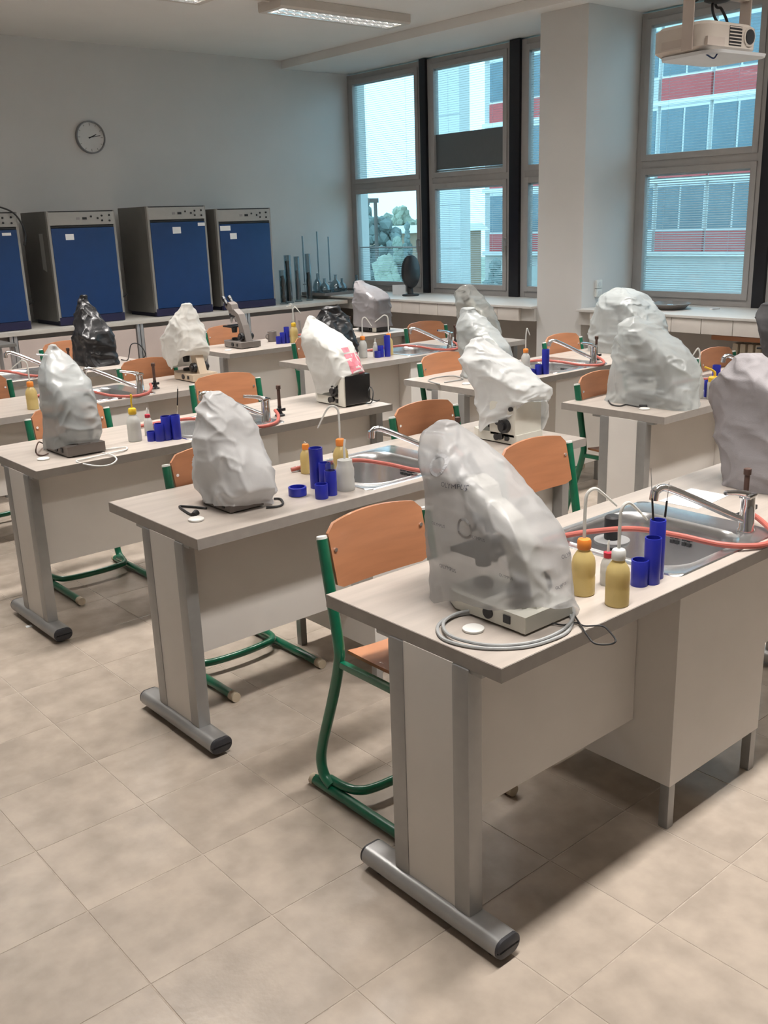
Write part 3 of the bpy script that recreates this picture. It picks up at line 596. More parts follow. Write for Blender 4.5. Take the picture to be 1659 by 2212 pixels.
# (key, microscope (x, y), body, house, scale, label) ; (cover label, anchor, half width, film, seed, wrinkle, hem)
SCP = [
('A1', (.247,.205), 'scopewhite', None, .97, 'microscope inside the printed translucent cover', ('translucent cover printed with small grey lettering, beside two yellow bottles', (.25,.22), .10, 'printfilm', 1, .006, (math.radians(235), .080, 1.2)), {}),
('B1', (.29,1.535), 'scopegrey', None, .76, 'microscope inside the creased milky cover', ('creased milky cover over a microscope, beside a blue cup cluster', (.30,1.53), .10, 'milkyfilm', 2, .012, (math.radians(225), .03, 1)), {}),
('C1', (.275,2.80), 'scopegrey', None, .98, 'microscope inside the narrow frosted cover with white cable', ('narrow frosted cover over a microscope with white cable at its foot', (.29,2.8), .095, 'frostfilm', 3, .006, (math.radians(250), .055, 1)), {}),
('C2', (1.785,2.80), 'scopewhite', 'black', .98, 'black-backed microscope under the red-printed bag', ('white shopping bag with a red print over a microscope', (1.78,2.82), .10, 'shelfbag', 4, .007, (math.radians(262), .10, 1)), {}),
('B2', (1.69,1.515), 'scopewhite', 'boxy', .95, 'white microscope with round black knobs under a white bag', ('crumpled white bag over the microscope with round black knobs', (1.69,1.5), .10, 'whitebag', 5, .012, (math.radians(250), .155, 1)), {'knobs': 1.05}),
('R1', (2.79,1.515), 'scopegrey', None, .92, 'dark-bodied microscope inside the cord-looped white bag', ('white bag with a black looped cord at its foot', (2.81,1.5), .11, 'thinbag', 6, .012, None), {}),
('R2l', (2.90,2.74), 'scopewhite', None, .88, 'microscope inside the pale bag on desk bearing the wide grey bag', ('pale frosted bag sharing a desk with the wide grey bag', (2.8,2.82), .10, 'frostfilm', 7, .008, None), {}),
('R2r', (4.31,2.74), 'scopegrey', None, .90, 'microscope inside the wide grey bag', ('wide thin grey bag over a microscope in front of the pillar', (4.2,2.85), .16, 'thinbag', 8, .014, None), {}),
('R3r', (4.19,4.08), 'scopewhite', None, .92, 'microscope inside the glossy clear bag', ('glossy clear plastic bag over a microscope near the window ledge', (4.13,4.12), .10, 'clearfilm', 9, .012, None), {}),
('R3l', (2.80,4.18), 'scopeblack', None, .76, 'microscope inside the crumpled shiny black bag', ('crumpled shiny black bag behind the red-printed bag', (2.85,4.15), .11, 'blackbag', 10, .016, None), {}),
('R4r', (4.19,5.37), 'scopeblack', 'black', .92, 'black microscope under the angular grey film', ('angular grey film cover over a black microscope near the corner', (4.13,5.42), .12, 'greyfilm', 11, .008, None), {}),
('E2', (1.61,5.45), 'scopeblack', None, .98, 'microscope inside the tall black bag', ('tall black bag over a microscope before the blue incubators', (1.65,5.42), .12, 'blackbag', 12, .014, None), {}),
('D2', (1.70,4.20), 'scopebeige', None, 1.0, 'beige-armed black microscope half under a cream cloth', ('cream cloth cover bunched above a beige-armed microscope', (1.72,4.2), .10, 'creamcloth', 13, .012, (math.radians(255), .09, 1)), {}),
('A2', (1.715,.35), 'scopewhite', None, .80, 'microscope inside the grey cloth cover', ('grey cloth dust cover over a microscope, beside a sheet of paper', (1.68,.36), .10, 'greycloth', 14, .010, None), {}),
('R1r', (4.12,1.56), 'scopewhite', None, .85, 'microscope inside the dark cloth cover', ('dark cloth cover over a microscope before the radiator', (4.12,1.55), .10, 'darkcloth', 15, .008, None), {}),
]
for key, (x, y), body, house, s, lab, (cl, an, hx, film, seed, wr, hem), kw in SCP:
    microscope(lab, (x, y, HT), body, house=house, s=s, **kw)
    bag('microscope_cover', cl, key, an, BR[key], hx, film, seed, wr, hem, 'bag' if 'bag' in cl and 'cover' not in cl else 'cover')
microscope('bare black microscope with grey arm, left uncovered', (2.83, 5.40, HT), 'scopegrey', s=1.04)
# print on the covers: lettering and rings laid onto the film
def decal(key, mb2d, origin, uax, vax, look, mat, name, lift=.0012):
    bvh, o = BAGBVH[key]; V = []; ok = True
    for a, b in mb2d[0]:
        p = Vector(origin)+Vector(uax)*a+Vector(vax)*b; hit = bvh.ray_cast(p, Vector(look))
        if hit[0] is None: return None
        V.append(hit[0]-Vector(look)*lift)
    mm = MB().add(V, mb2d[1]); return mm.build(name, mat, o, smooth=False)
def text2d(txt, size):
    cu = bpy.data.curves.new('t', 'FONT'); cu.body = txt; cu.size = size; cu.align_x = 'CENTER'; cu.align_y = 'CENTER'; cu.resolution_u = 2
    to = bpy.data.objects.new('t', cu); me = bpy.data.meshes.new_from_object(to); vs = [(v.co.x, v.co.y) for v in me.vertices]; fs = [tuple(p.vertices) for p in me.polygons]
    bpy.data.objects.remove(to); bpy.data.curves.remove(cu); bpy.data.meshes.remove(me); return vs, fs
def ring2d(r0, r1, n=28):
    vs = [(r*math.cos(2*math.pi*i/n), r*math.sin(2*math.pi*i/n)) for r in (r0, r1) for i in range(n)]
    return vs, [(i, (i+1) % n, n+(i+1) % n, n+i) for i in range(n)]
def grid2d(w, h, nx=6, ny=6):
    vs = [(-w/2+w*i/nx, -h/2+h*j/ny) for j in range(ny+1) for i in range(nx+1)]
    return vs, [(j*(nx+1)+i, j*(nx+1)+i+1, (j+1)*(nx+1)+i+1, (j+1)*(nx+1)+i) for j in range(ny) for i in range(nx)]
U1, V1, LK1 = (0, -1, 0), (0, 0, 1), (1, 0, 0)             # the cover's flank turned to the aisle
for (y, z, sz) in ((.285, 1.085, .017), (.335, .980, .011), (.205, .975, .012), (.305, .875, .014), (.12, .90, .010)):
    decal('A1', text2d('OLYMPUS', sz), (-.5, y, z), U1, V1, LK1, 'printink', 'print')
for (x, z, sz) in ((.30, .93, .014), (.25, .87, .010)):
    decal('A1', text2d('OLYMPUS', sz), (x, -.5, z), (1, 0, 0), (0, 0, 1), (0, 1, 0), 'printink', 'print')
for (y, z) in ((.345, 1.125), (.245, .99)): decal('A1', ring2d(.019, .026), (-.5, y, z), U1, V1, LK1, 'printgrey', 'print')
for dx, dz, w, h in ((-.006, .015, .105, .115), (-.03, .092, .05, .022)):
    decal('C2', grid2d(w, h), (1.81+dx, 2.2, .955+dz), (1, 0, 0), (0, 0, 1), (0, 1, 0), 'printred', 'print')
# ================================================================== THINGS ON THE DESKS
def at(k, x, y): return (DESKS[k][0]+x, DESKS[k][1]+y, HT)
def wash_bottle(label, loc, fluid, capm, ang=0., up=.13, reach=.07, drop=.055, s=1., cat_='bottle', tubem='cleartube'):
    """squeeze bottle; ang = heading of the bent spout in plan"""
    t = thing('wash_bottle', label, cat_, loc, 0, 'plastic squeeze bottles on the desks'); t.scale = (s, s, s)
    MB().lathe([(.027, 0), (.0295, .003), (.0295, .045), (.0285, .05), (.0295, .055), (.0295, .082), (.027, .096), (.019, .110), (.0145, .116), (.0145, .122)], 28).build('body', fluid, t)
    MB().lathe([(.0165, .119), (.0175, .121), (.0175, .139), (.015, .144), (.006, .147)], 22).build('cap', capm, t)
    c, sn = math.cos(ang), math.sin(ang); z = .145
    p = cat([(0, 0, z), (0, 0, z+up*.6), (c*.004, sn*.004, z+up-.012), (c*reach*.28, sn*reach*.28, z+up), (c*reach*.55, sn*reach*.55, z+up-.015), (c*reach, sn*reach, z+up-drop)], 6)
    MB().tube(p, [.0042]*(len(p)-8)+[.0040-.0002*i for i in range(8)], 8).build('spout', tubem, t)
    return t
def dropper(label, loc, tip='redplastic', r=.017, h=.062, tipm='whiteplastic', nm='dropper_bottle', tall=.03):
    t = thing(nm, label, 'bottle', loc, 0, 'small dropper bottles on the desks')
    MB().lathe([(r*.95, 0), (r, .003), (r, h*.72), (r*.8, h*.9), (r*.5, h)], 20).build('body', 'clearbottle', t)
    MB().lathe([(r*.62, h), (r*.64, h+.004), (r*.62, h+.014), (r*.3, h+.016)], 16).build('cap', tip, t)
    MB().tube([(0, 0, h+.014), (0, 0, h+.02+tall*.5), (.002, 0, h+.016+tall)], [.004, .003, .0018], 8).build('tip', tipm, t)
    return t
def blue_holder(label, loc, tubes, rz=0.):
    t = thing('loop_holder', label, 'holder', loc, rz, 'blue stepped tube holders on the desks')
    for x, y, r, h in tubes:
        MB().lathe([(r*.985, 0), (r, .002), (r, h-.001), (r*.97, h), (r*.86, h), (r*.86, .012), (.001, .012)], 24, (x, y, 0)).build('tube', 'blueplastic', t)
    return t
def wire(label, p0, p1, grip=(.45, .62), r=.0011):
    p0 = Vector(p0); p1 = Vector(p1)
    t = thing('inoculation_loop', label, 'loop', p0, 0, 'inoculation loops standing in holders')
    d = p1-p0
    MB().cyl((0, 0, 0), d, r, n=6).build('wire', 'chrome', t); MB().cyl(d*grip[0], d*grip[1], .0032, .0026, n=8).build('grip', 'scopeblack', t); return t
AR = math.atan2(KY, KX)                       # heading along the wall of view: towards the windows and the camera side
# --- desk with two yellow bottles
wash_bottle('yellow wash bottle with orange cap and bent spout, beside printed cover', at('A', .470, .150), 'yellowfluid', 'orangecap', AR+.25, .125, .085, .05, 1.02)
wash_bottle('yellow wash bottle with white cap, at the desk edge', at('A', .470, .045), 'yellowfluid', 'whiteplastic', AR+.3, .115, .075, .05, 1.0)
dropper('small clear dropper bottle with red ring between two yellow bottles', at('A', .565, .145), h=.075, r=.019)
blue_holder('blue stepped holder with two wire loops beside two yellow bottles', at('A', .655, .080), [(-.036, .004, .0225, .070), (-.002, -.010, .0215, .125), (.040, .006, .021, .160)])
wire('wire loop with black grip leaning towards the printed cover', Vector(at('A', .655, .080))+Vector((.040, .006, .014)), Vector(at('A', .655, .080))+Vector((.016, .020, .30)), (.52, .72))
wire('wire loop with black grip leaning towards the tap', Vector(at('A', .655, .080))+Vector((.046, .002, .014)), Vector(at('A', .655, .080))+Vector((.072, .000, .255)), (.62, .80))
t = thing('drain_plug', 'black knobbed plug on a grey disc hanging in a sink', 'plug', at('A', .925, .395), 0)
MB().lathe([(.052, -.030), (.054, -.026), (.054, -.020), (.02, -.017)], 28).build('disc', 'midgrey', t); MB().lathe([(.022, -.018), (.024, -.012), (.024, .050), (.018, .056), (.002, .057)], 22).build('knob', 'dark', t)
MB().tube([(0, 0, -.03), (0, 0, -.178)], .006, 8).build('stem', 'dark', t)
tag(MB().prism([(-.105, -.075), (.105, -.062), (.098, .078), (-.110, .068)], 0, .0012, 'z').build('paper_sheet', 'paper', None, (1.42, .42, HT+.0003), smooth=False), 'white sheet of paper lying between tap and grey cover', 'paper')
# --- desk with the black-knobbed white microscope
blue_holder('blue stepped holder with short cups beside the creased milky cover', at('B', .61, .150), [(.022, .066, .0255, .150), (-.004, -.050, .022, .090), (-.054, -.060, .0235, .052), (.016, .008, .022, .105)])
tag(MB().lathe([(.030, 0), (.033, .002), (.033, .030), (.031, .032), (.027, .032), (.027, .006), (.001, .006)], 26).build('blue_ring_cup', 'blueplastic', None, at('B', .520, .185)), 'low wide blue cup beside a blue stepped holder', 'cup')
for k, dx in enumerate((.052,)):
    tag(MB().lathe([(.016, 0), (.017, .002), (.017, .045), (.010, .055), (.010, .06)], 18).build('glass_vial', 'labglass', None, (at('B', .606, .100)[0], at('B', .606, .100)[1], HT+.066)), 'clear glass vial stuck upright in a blue tube', 'vial')
t = thing('squeeze_bottle', 'white squeeze bottle with short upright nozzle by a sink', 'bottle', at('B', .685, .115), 0, 'plastic squeeze bottles on the desks')
MB().lathe([(.031, 0), (.033, .003), (.033, .035), (.031, .045), (.033, .055), (.033, .080), (.029, .090), (.027, .100), (.027, .112), (.010, .116)], 28).build('body', 'clearbottle', t); MB().tube(cat([(0, 0, .114), (0, 0, .15), (.003, 0, .175), (.006, 0, .186)], 4), .0042, 8).build('nozzle', 'whiteplastic', t)
wash_bottle('yellow bottle with orange cap and long drooping spout behind blue tube', at('B', .80, .285), 'yellowfluid', 'orangecap', AR+math.pi-.2, .125, .085, .085)
wash_bottle('yellow bottle with orange cap, its twin behind a blue tube', at('B', .735, .42), 'yellowfluid', 'orangecap', AR+math.pi, .01, .01, .01, .8)
tag(MB().lathe([(.030, 0), (.034, .003), (.034, .012), (.030, .015), (.024, .013), (.024, .004)], 26).build('metal_ring', 'chrome', None, (at('B', 1.02, .525)[0], at('B', 1.02, .57)[1], HT)), 'small metal ring lying behind a sink', 'ring')
# --- desk with the red-printed bag
t = wash_bottle('clear bottle with yellow cap and nozzle beside narrow frosted cover', at('C', .555, .225), 'clearbottle', 'yellowcap', AR, .06, .004, .002, 1.05, tubem='yellowcap')
dropper('small clear dropper bottle beside a blue holder and yellow-capped bottle', at('C', .66, .29), h=.085, r=.02)
blue_holder('blue stepped holder topped by a glass jar beside yellow-capped bottle', at('C', .665, .135), [(-.058, .030, .020, .045), (-.030, .002, .0225, .080), (.004, -.002, .0225, .110), (.042, -.022, .022, .112)])
tag(MB().lathe([(.025, 0), (.028, .003), (.028, .045), (.020, .058), (.020, .066)], 24).build('glass_jar', 'labglass', None, at('C', .735, .205)), 'clear glass jar behind a blue stepped holder', 'jar')
wire('wire loop with dark grip standing in a four-tube blue holder', Vector(at('C', .707, .113))+Vector((0, 0, .014)), Vector(at('C', .735, .110))+Vector((0, 0, .24)), (.62, .95))
# --- desk with the half-covered beige microscope
wash_bottle('yellow wash bottle with orange cap behind the narrow frosted cover', at('D', .56, .125), 'yellowfluid', 'orangecap', AR+math.pi-.25, .11, .10, .045, 1.05)
# --- R1
wash_bottle('white wash bottle with hooked spout beside cord-looped white bag', at('R1', .535, .16), 'clearbottle', 'whiteplastic', AR+math.pi, .11, .045, .05)
t = thing('squeeze_bottle', 'clear bottle with slanted yellow nozzle beside cord-looped white bag', 'bottle', at('R1', .56, .085), 0, 'plastic squeeze bottles on the desks')
MB().lathe([(.031, 0), (.033, .003), (.033, .08), (.031, .088), (.022, .09)], 28).build('body', 'clearbottle', t); MB().lathe([(.028, .088), (.030, .09), (.030, .110), (.027, .114), (.008, .118)], 24).build('cap', 'yellowcap', t); MB().tube(cat([(0, 0, .115), (0, 0, .135), (-.012, .01, .15), (-.04, .035, .165)], 4), [.007]*6+[.005]*7, 8).build('nozzle', 'yellowcap', t)
blue_holder('blue stepped holder behind the bottle with slanted yellow nozzle', at('R1', .64, .12), [(-.04, .02, .021, .085), (.0, .0, .021, .115), (.036, .024, .021, .155)])
# --- R2
wash_bottle('clear wash bottle with orange cap near the wide grey bag', at('R2', .71, .26), 'clearbottle', 'orangecap', AR+.4, .13, .03, .045, .95)
blue_holder('blue stepped holder at the sink near the wide grey bag', at('R2', .665, .10), [(-.062, .02, .024, .035), (-.020, .0, .022, .060), (.022, -.02, .0225, .150)])
# --- R3
wash_bottle('white wash bottle with orange cap beside the crumpled shiny black bag', at('R3', .485, .265), 'clearbottle', 'orangecap', AR, .125, .065, .06, 1.05)
blue_holder('blue stepped holder beside white bottle with orange cap', at('R3', .60, .175), [(-.045, .012, .024, .045), (-.012, .016, .022, .080), (.030, -.008, .0225, .150)])
wash_bottle('wash bottle with spout bent over a blue holder', at('R3', .70, .23), 'yellowfluid', 'orangecap', AR+math.pi, .125, .09, .045, 1.05)
dropper('small white dropper bottle beside a blue holder and orange-capped bottle', at('R3', .575, .235), 'whiteplastic', .018, .085)
# --- R4
t = thing('mug', 'brown-grey mug beside the bare microscope', 'mug', at('R4', .665, .39), 0)
MB().lathe([(.034, 0), (.037, .004), (.038, .085), (.036, .087), (.033, .085), (.032, .010), (.001, .008)], 24).build('body', 'scopegrey', t); MB().tube(cat([(-.037, 0, .065), (-.058, 0, .06), (-.060, 0, .035), (-.036, 0, .022)], 5), .005, 8).build('handle', 'scopegrey', t)
blue_holder('blue stepped holder beside the bare microscope', at('R4', .65, .20), [(-.045, .012, .022, .060), (-.008, .006, .022, .088), (.030, .0, .0225, .130)])
wash_bottle('yellow wash bottle with white spout near the bare microscope', at('R4', .73, .17), 'yellowfluid', 'yellowcap', AR+math.pi, .14, .045, .02, 1.1)
wash_bottle('yellow wash bottle with hooked spout near the bare microscope', at('R4', .79, .25), 'yellowfluid', 'yellowcap', AR, .12, .06, .05, 1.05)
# --- desk with the tall black bag: nothing else in view beyond its tap
# --- cords
def cord(label, pts, r, mat, n=7, plug=None, group='cords at the microscopes'):
    t = thing('power_cord', label, 'cord', pts[0], 0, group); b = Vector(pts[0])
    MB().tube(cat([Vector(p)-b for p in pts], n), r, 8).build('cord', mat, t)
    if plug:
        p = Vector(pts[-1])-b; q = p+Vector(plug)
        MB().cyl(p, q, .012, .009, n=12).build('plug', mat, t)
    return t
zc = HT+.0045
def P2(lst, z=zc): return [tuple(onz(u, v, z)) for u, v in lst]
cord('thick grey cable coiled round the printed cover', P2([(1032, 1322), (975, 1332), (946, 1352), (955, 1378), (1000, 1394), (1062, 1401), (1130, 1398), (1180, 1386), (1224, 1366), (1236, 1338), (1222, 1316)]), .0042, 'cordgrey')
cord('second turn of grey cable round the printed cover', P2([(1025, 1318), (985, 1326), (958, 1345), (968, 1370), (1010, 1386), (1070, 1394), (1140, 1389), (1190, 1374), (1228, 1350), (1240, 1325), (1236, 1312)], zc+.006), .0042, 'cordgrey')
cord('thin black wire looping over the desk edge beside printed cover', P2([(1172, 1348), (1195, 1347), (1218, 1350), (1245, 1345), (1262, 1352)]) + [tuple(onz(u, v, z)) for u, v, z in ((1300, 1352, .768), (1318, 1366, .764), (1330, 1384, .760), (1316, 1392, .752), (1285, 1390, .755), (1268, 1372, .763), (1248, 1340, .768), (1232, 1316, .768))], .0022, 'cordblack')
cord('black cable with plug beside the creased milky cover', P2([(446, 1098), (430, 1096), (405, 1094), (388, 1094), (400, 1104), (415, 1112), (424, 1108)]), .0042, 'cordblack', plug=(-.02, -.015, 0))
cord('black cable end curling from under the creased milky cover', P2([(575, 1096), (600, 1094), (611, 1088), (606, 1078), (592, 1077)]), .0042, 'cordblack')
cord('white cable loop hanging over the desk edge at the frosted cover', [tuple(onz(u, v, z)) for u, v, z in ((222, 972, .766), (250, 968, .766), (272, 966, .766), (270, 972, .766), (235, 980, .768), (190, 990, .766), (165, 996, .766), (185, 1003, .752), (215, 1007, .742), (240, 1003, .744), (252, 992, .756), (240, 982, .768), (222, 978, .769))], .0034, 'cordwhite')
cord('brown cable hooped beside the narrow frosted cover', [tuple(onz(u, v, z)) for u, v, z in ((96, 960, .766), (84, 955, .80), (78, 968, .79), (79, 980, .766), (92, 984, .766), (104, 980, .766))], .003, 'brownrubber')
cord('black cord hooped at the cord-looped white bag', P2([(1350, 868), (1345, 860), (1336, 850), (1326, 846), (1313, 850), (1312, 860), (1320, 873), (1338, 877), (1352, 874), (1365, 876), (1382, 879)]), .0034, 'cordblack', plug=(.03, -.02, 0))
cord('second black cord curving round the cord-looped white bag', P2([(1420, 868), (1432, 876), (1455, 884), (1480, 884), (1494, 880), (1492, 868), (1478, 862), (1462, 862)]), .0034, 'cordblack', plug=(-.01, -.01, .004))
cord('black cord loop beside the tall black bag', [tuple(onz(u, v, z)) for u, v, z in ((262, 777, .766), (275, 778, .766), (279, 765, .83), (283, 745, .90), (296, 742, .90), (308, 752, .86), (314, 768, .80), (300, 778, .766), (280, 779, .766))], .004, 'cordblack')
cord('thin dark cord standing behind the red-printed bag', [tuple(onz(u, v, z)) for u, v, z in ((795, 872, .766), (803, 868, .78), (806, 846, .83), (800, 836, .85), (796, 846, .83), (799, 860, .79), (812, 866, .766), (820, 864, .766))], .003, 'cordblack')
cord('grey cable lying before the pale frosted bag', P2([(960, 826), (985, 822), (1000, 818), (980, 812), (945, 815), (925, 822), (950, 830)]), .0034, 'cordgrey')
# ================================================================== BACK COUNTER AND INCUBATORS
CY, CZ = 6.93, .90
ct = BX(-1.2, 5.16, CY, YB-.002, CZ-.035, CZ, bev=.003).build('counter_worktop', 'ctop'); tag(ct, 'long grey worktop along the clock wall carrying blue incubators', 'worktop')
CX = [-.74, .42, 1.58, 2.74, 3.90, 5.06]
CN = ['beyond the first incubator', 'under the incubator with a cable over it', 'under the incubator with a side sheet', 'under the tallest incubator', 'near the glass cylinders']
for k in range(5):
    x0, x1 = CX[k], CX[k+1]
    t = thing('base_cabinet', 'beige base cabinet with aluminium posts %s' % CN[k], 'cabinet', (x0, CY, 0), 0, 'base cabinets along the clock wall'); W2 = x1-x0
    MB().box(.003, W2-.003, .045, .78, .09, CZ-.036).build('body', 'cbody', t, smooth=False)
    BX(.05, W2-.05, .07, .74, 0, .09).build('plinth', 'dark', t)
    for a in (.004, W2-.032): BX(a, a+.028, .012, .046, 0, CZ-.036, bev=.004).build('post', 'alu', t)
    for a, b in ((.040, W2/2-.003), (W2/2+.003, W2-.040)):
        d = BX(a, b, .022, .044, .10, CZ-.075, bev=.003).build('door', 'cdoor', t); hx = b-.04 if a < .1 else a+.04
        MB().tube([(hx, .022, .62), (hx, -.004, .62), (hx, -.004, .74), (hx, .022, .74)], .005).build('handle', 'alu', d)
INC = [(1.48, .62, 1.860, 'blue-door incubator with a black cable over its top', 0), (2.35, .62, 1.860, 'blue-door incubator with a pale sheet taped to its side', 1),
       (3.28, .61, 1.885, 'tallest blue-door incubator with two white stickers', 2), (4.01, .625, 1.852, 'blue-door incubator beside the glass cylinders', 3)]
IY = 7.06
for x, w, h, lab, k in INC:
    t = thing('incubator', lab, 'incubator', (x, IY, CZ), 0, 'blue-door laboratory incubators'); a = w/2; H = h-CZ; D = .56
    MB().box(-a, a, .022, D, .035, H, .006).build('case', 'incside', t); BX(-a+.02, a-.02, .06, D-.03, 0, .036).build('foot', 'incbase', t)
    BX(-a, -a+.022, -.012, .024, .045, H, bev=.003).build('front_post', 'incgrey', t); BX(a-.022, a, -.012, .024, .045, H, bev=.003).build('front_post', 'incgrey', t)
    BX(-a+.022, a-.022, -.018, .024, .075, H-.142, bev=.004).build('door', 'incblue', t)
    BX(-a+.004, a-.004, -.014, .026, .004, .073, bev=.004).build('base_trim', 'incbase', t)
    p = BX(-a+.012, a-.012, -.014, .024, H-.118, H-.010, bev=.003).build('control_panel', 'incpanel', t)
    BX(-a+.008, a-.008, -.012, .024, H-.010, H-.001, bev=.002).build('top_trim', 'dark', t); BX(-a+.012, a-.012, -.010, .024, H-.138, H-.124, bev=.002).build('panel_trim', 'dark', t)
    BX(.005, .045, -.0165, -.013, H-.075, H-.055).build('display', 'dark', p); BX(-.05, -.02, -.0162, -.013, H-.075, H-.055).build('display', 'midgrey', p)
    for (kx, kz) in ((.085, -.05), (.145, -.065), (.185, -.045), (.185, -.085), (.255, -.042), (.255, -.088)):
        MB().cyl((kx, -.013, H+kz), (kx, -.020, H+kz), .0085, n=12).build('button', 'dark', p)
    for sx, sz, sw, sh in {0: [(.20, -.175, .075, .022)], 1: [(-.13, -.215, .075, .05)], 2: [(-.02, -.215, .085, .058), (.245, -.168, .075, .03)], 3: [(-.225, -.180, .115, .045), (-.14, -.255, .075, .055)]}[k]:
        BX(sx-sw/2, sx+sw/2, -.0195, -.0178, H+sz-sh/2, H+sz+sh/2).build('sticker', 'paper', t)
    if k == 1: MB().add([(-a-.0015, .12, H-.18), (-a-.0015, .20, H-.18), (-a-.0015, .20, H-.48), (-a-.0015, .12, H-.50), (-a+.001, .12, H-.18), (-a+.001, .20, H-.18), (-a+.001, .20, H-.48), (-a+.001, .12, H-.50)], [(0,1,2,3),(7,6,5,4),(0,4,5,1),(1,5,6,2),(2,6,7,3),(3,7,4,0)]).build('side_sheet', 'incpanel', t)
    if k in (0, 1): MB().tube(cat([(a, .05, .20), (a+.02, .03, .205), (a+.05, .0, .23)], 4), .006, 8).build('side_lever', 'dark', t)
cord('black cable arching over the first incubator', [(1.30, 7.10, 1.868), (1.46, 7.06, 1.91), (1.62, 7.03, 1.905), (1.74, 7.02, 1.86), (1.80, 7.015, 1.78), (1.825, 7.01, 1.68), (1.81, 7.00, 1.62)], .007, 'cordblack', plug=(-.01, 0, -.03), group='cables at the incubators')
# glass cylinders with dark specimens
for k, (x, y, h, hs, r, nm) in enumerate(((4.47, 7.12, .34, .26, .034, 'shortest, against the incubator'), (4.60, 7.20, .48, .40, .036, 'with the tallest dark filling'), (4.76, 7.26, .46, .30, .030, 'with the greyish filling'), (4.92, 7.28, .48, .27, .031, 'farthest from the incubator'))):
    t = thing('glass_cylinder', 'tall glass cylinder with dark specimen, %s' % nm, 'cylinder', (x, y, CZ), 0, 'specimen cylinders on the counter')
    MB().lathe([(r*1.35, 0), (r*1.35, .008), (r, .016), (r, h), (r*1.12, h+.004), (r*.9, h+.004), (r*.9, .02), (.001, .02)], 22).build('vessel', 'labglass', t)
    sp = MB(); pts = []
    for i in range(10): pts.append((r*.35*noise.noise(Vector((i*.7, k*3.1, 0))), r*.35*noise.noise(Vector((i*.7, k*5.1, 4))), .022+hs*i/9))
    sp.tube(pts, [r*(.62+.22*noise.noise(Vector((i*1.3, k, 9)))) for i in range(10)], 10); sp.build('specimen', 'specimen' if k != 2 else 'midgrey', t)
# glassware tray at the window corner
t = thing('tray', 'flat grey tray of glassware in the window corner', 'tray', (5.28, 7.42, LZ), 0)
MB().box(-.20, .46, -.20, .22, .0005, .008, .003).box(-.20, .46, -.20, -.192, .008, .030).box(-.20, .46, .212, .22, .008, .030).box(-.20, -.192, -.192, .212, .008, .030).box(.452, .46, -.192, .212, .008, .030).build('body', 'cbody', t, smooth=False)
FL = [(5.16, 7.32, .070, .17, 'round-bottomed'), (5.33, 7.34, .075, .20, 'broad-bellied'), (5.48, 7.42, .060, .15, 'squat'), (5.20, 7.50, .055, .22, 'slim'), (5.62, 7.33, .05, .18, 'small')]
for x, y, r, h, nm in FL:
    tag(MB().lathe([(r*.55, 0), (r*.9, .012), (r, h*.32), (r*.75, h*.58), (r*.24, h*.74), (r*.22, h*.96), (r*.30, h), (r*.18, h), (r*.17, h*.74), (r*.6, h*.55), (r*.9, h*.3), (r*.5, .012), (.001, .010)], 24).build('glass_flask', 'labglass', None, (x, y, LZ+.009)), '%s glass flask on the tray in the window corner' % nm, 'flask', 'flasks in the window corner')
for k, (x, y, h, nm) in enumerate(((5.10, 7.60, .62, 'nearest the incubators'), (5.30, 7.60, .66, 'second from the incubators'), (5.44, 7.58, .60, 'nearest the window'))):
    t = thing('burette', 'thin glass burette standing in the window corner, %s' % nm, 'burette', (x, y, LZ+.009), 0, 'burettes in the window corner')
    MB().lathe([(.030, 0), (.030, .004), (.008, .01), (.005, .03), (.005, .10), (.009, .13), (.009, h), (.007, h), (.007, .13)], 14).build('glass', 'labglass', t); MB().cyl((-.02, 0, .105), (.02, 0, .105), .006, n=8).build('tap', 'midgrey', t)
t = thing('round_fan', 'dark oval disc on a stubby stand on the window ledge', 'fan', (5.55, 6.36, LZ), math.radians(-5))
MB().lathe([(.085, 0), (.09, .005), (.085, .016), (.03, .022)], 26).build('base', 'dark', t); MB().tube(cat([(0, 0, .015), (.0, .012, .07), (0, .0, .13)], 4), .032, 12).build('neck', 'dark', t)
hd = MB().lathe([(.03, -.055), (.10, -.045), (.150, -.02), (.155, 0.), (.150, .02), (.10, .045), (.03, .052)], 30); hd.rot(Matrix.Translation((0, -.01, .245)) @ Matrix.Rotation(math.radians(90), 4, 'X') @ Matrix.Diagonal((.72, 1.1, 1, 1))); hd.build('head', 'scopeblack', t)
tag(BX(-.07, .07, -.002, .002, 0, .10, bev=.0008).build('note_card', 'paper', None, (5.62, 6.62, LZ+.0006)), 'small white card standing beside dark oval disc', 'card')
bpy.data.objects['note_card'].rotation_euler = (math.radians(0), 0, math.radians(-40))
t = thing('metal_dish', 'crumpled grey metal dish on the ledge beside the pillar', 'dish', (5.56, 3.25, LZ), .5)
R = []
for i, (r, z) in enumerate(((.11, .0008), (.13, .02), (.16, .045), (.15, .048), (.12, .022), (.09, .008))): R.append([(1.25*r*math.cos(2*math.pi*j/40)*(1+.10*noise.noise(Vector((j*.5, i*.2, 3)))), r*math.sin(2*math.pi*j/40)*(1+.14*noise.noise(Vector((j*.4, 5, i*.2)))), z+.010*max(0, noise.noise(Vector((j*.45, 1, 0))))*(z > .01)) for j in range(40)])
MB().rings(R, cap0=True).build('body', 'scopegrey', t); MB().box(-.03, .05, -.02, .03, .009, .035, .006).build('content', 'steel', t)
tag(MB().prism([(-.04, -.01), (.05, -.02), (.06, .015), (-.03, .02)], 0, .012, 'z').build('crumpled_paper', 'paper', None, (5.66, 2.92, LZ+.0006)), 'scrap of white paper on the ledge under the window', 'paper')
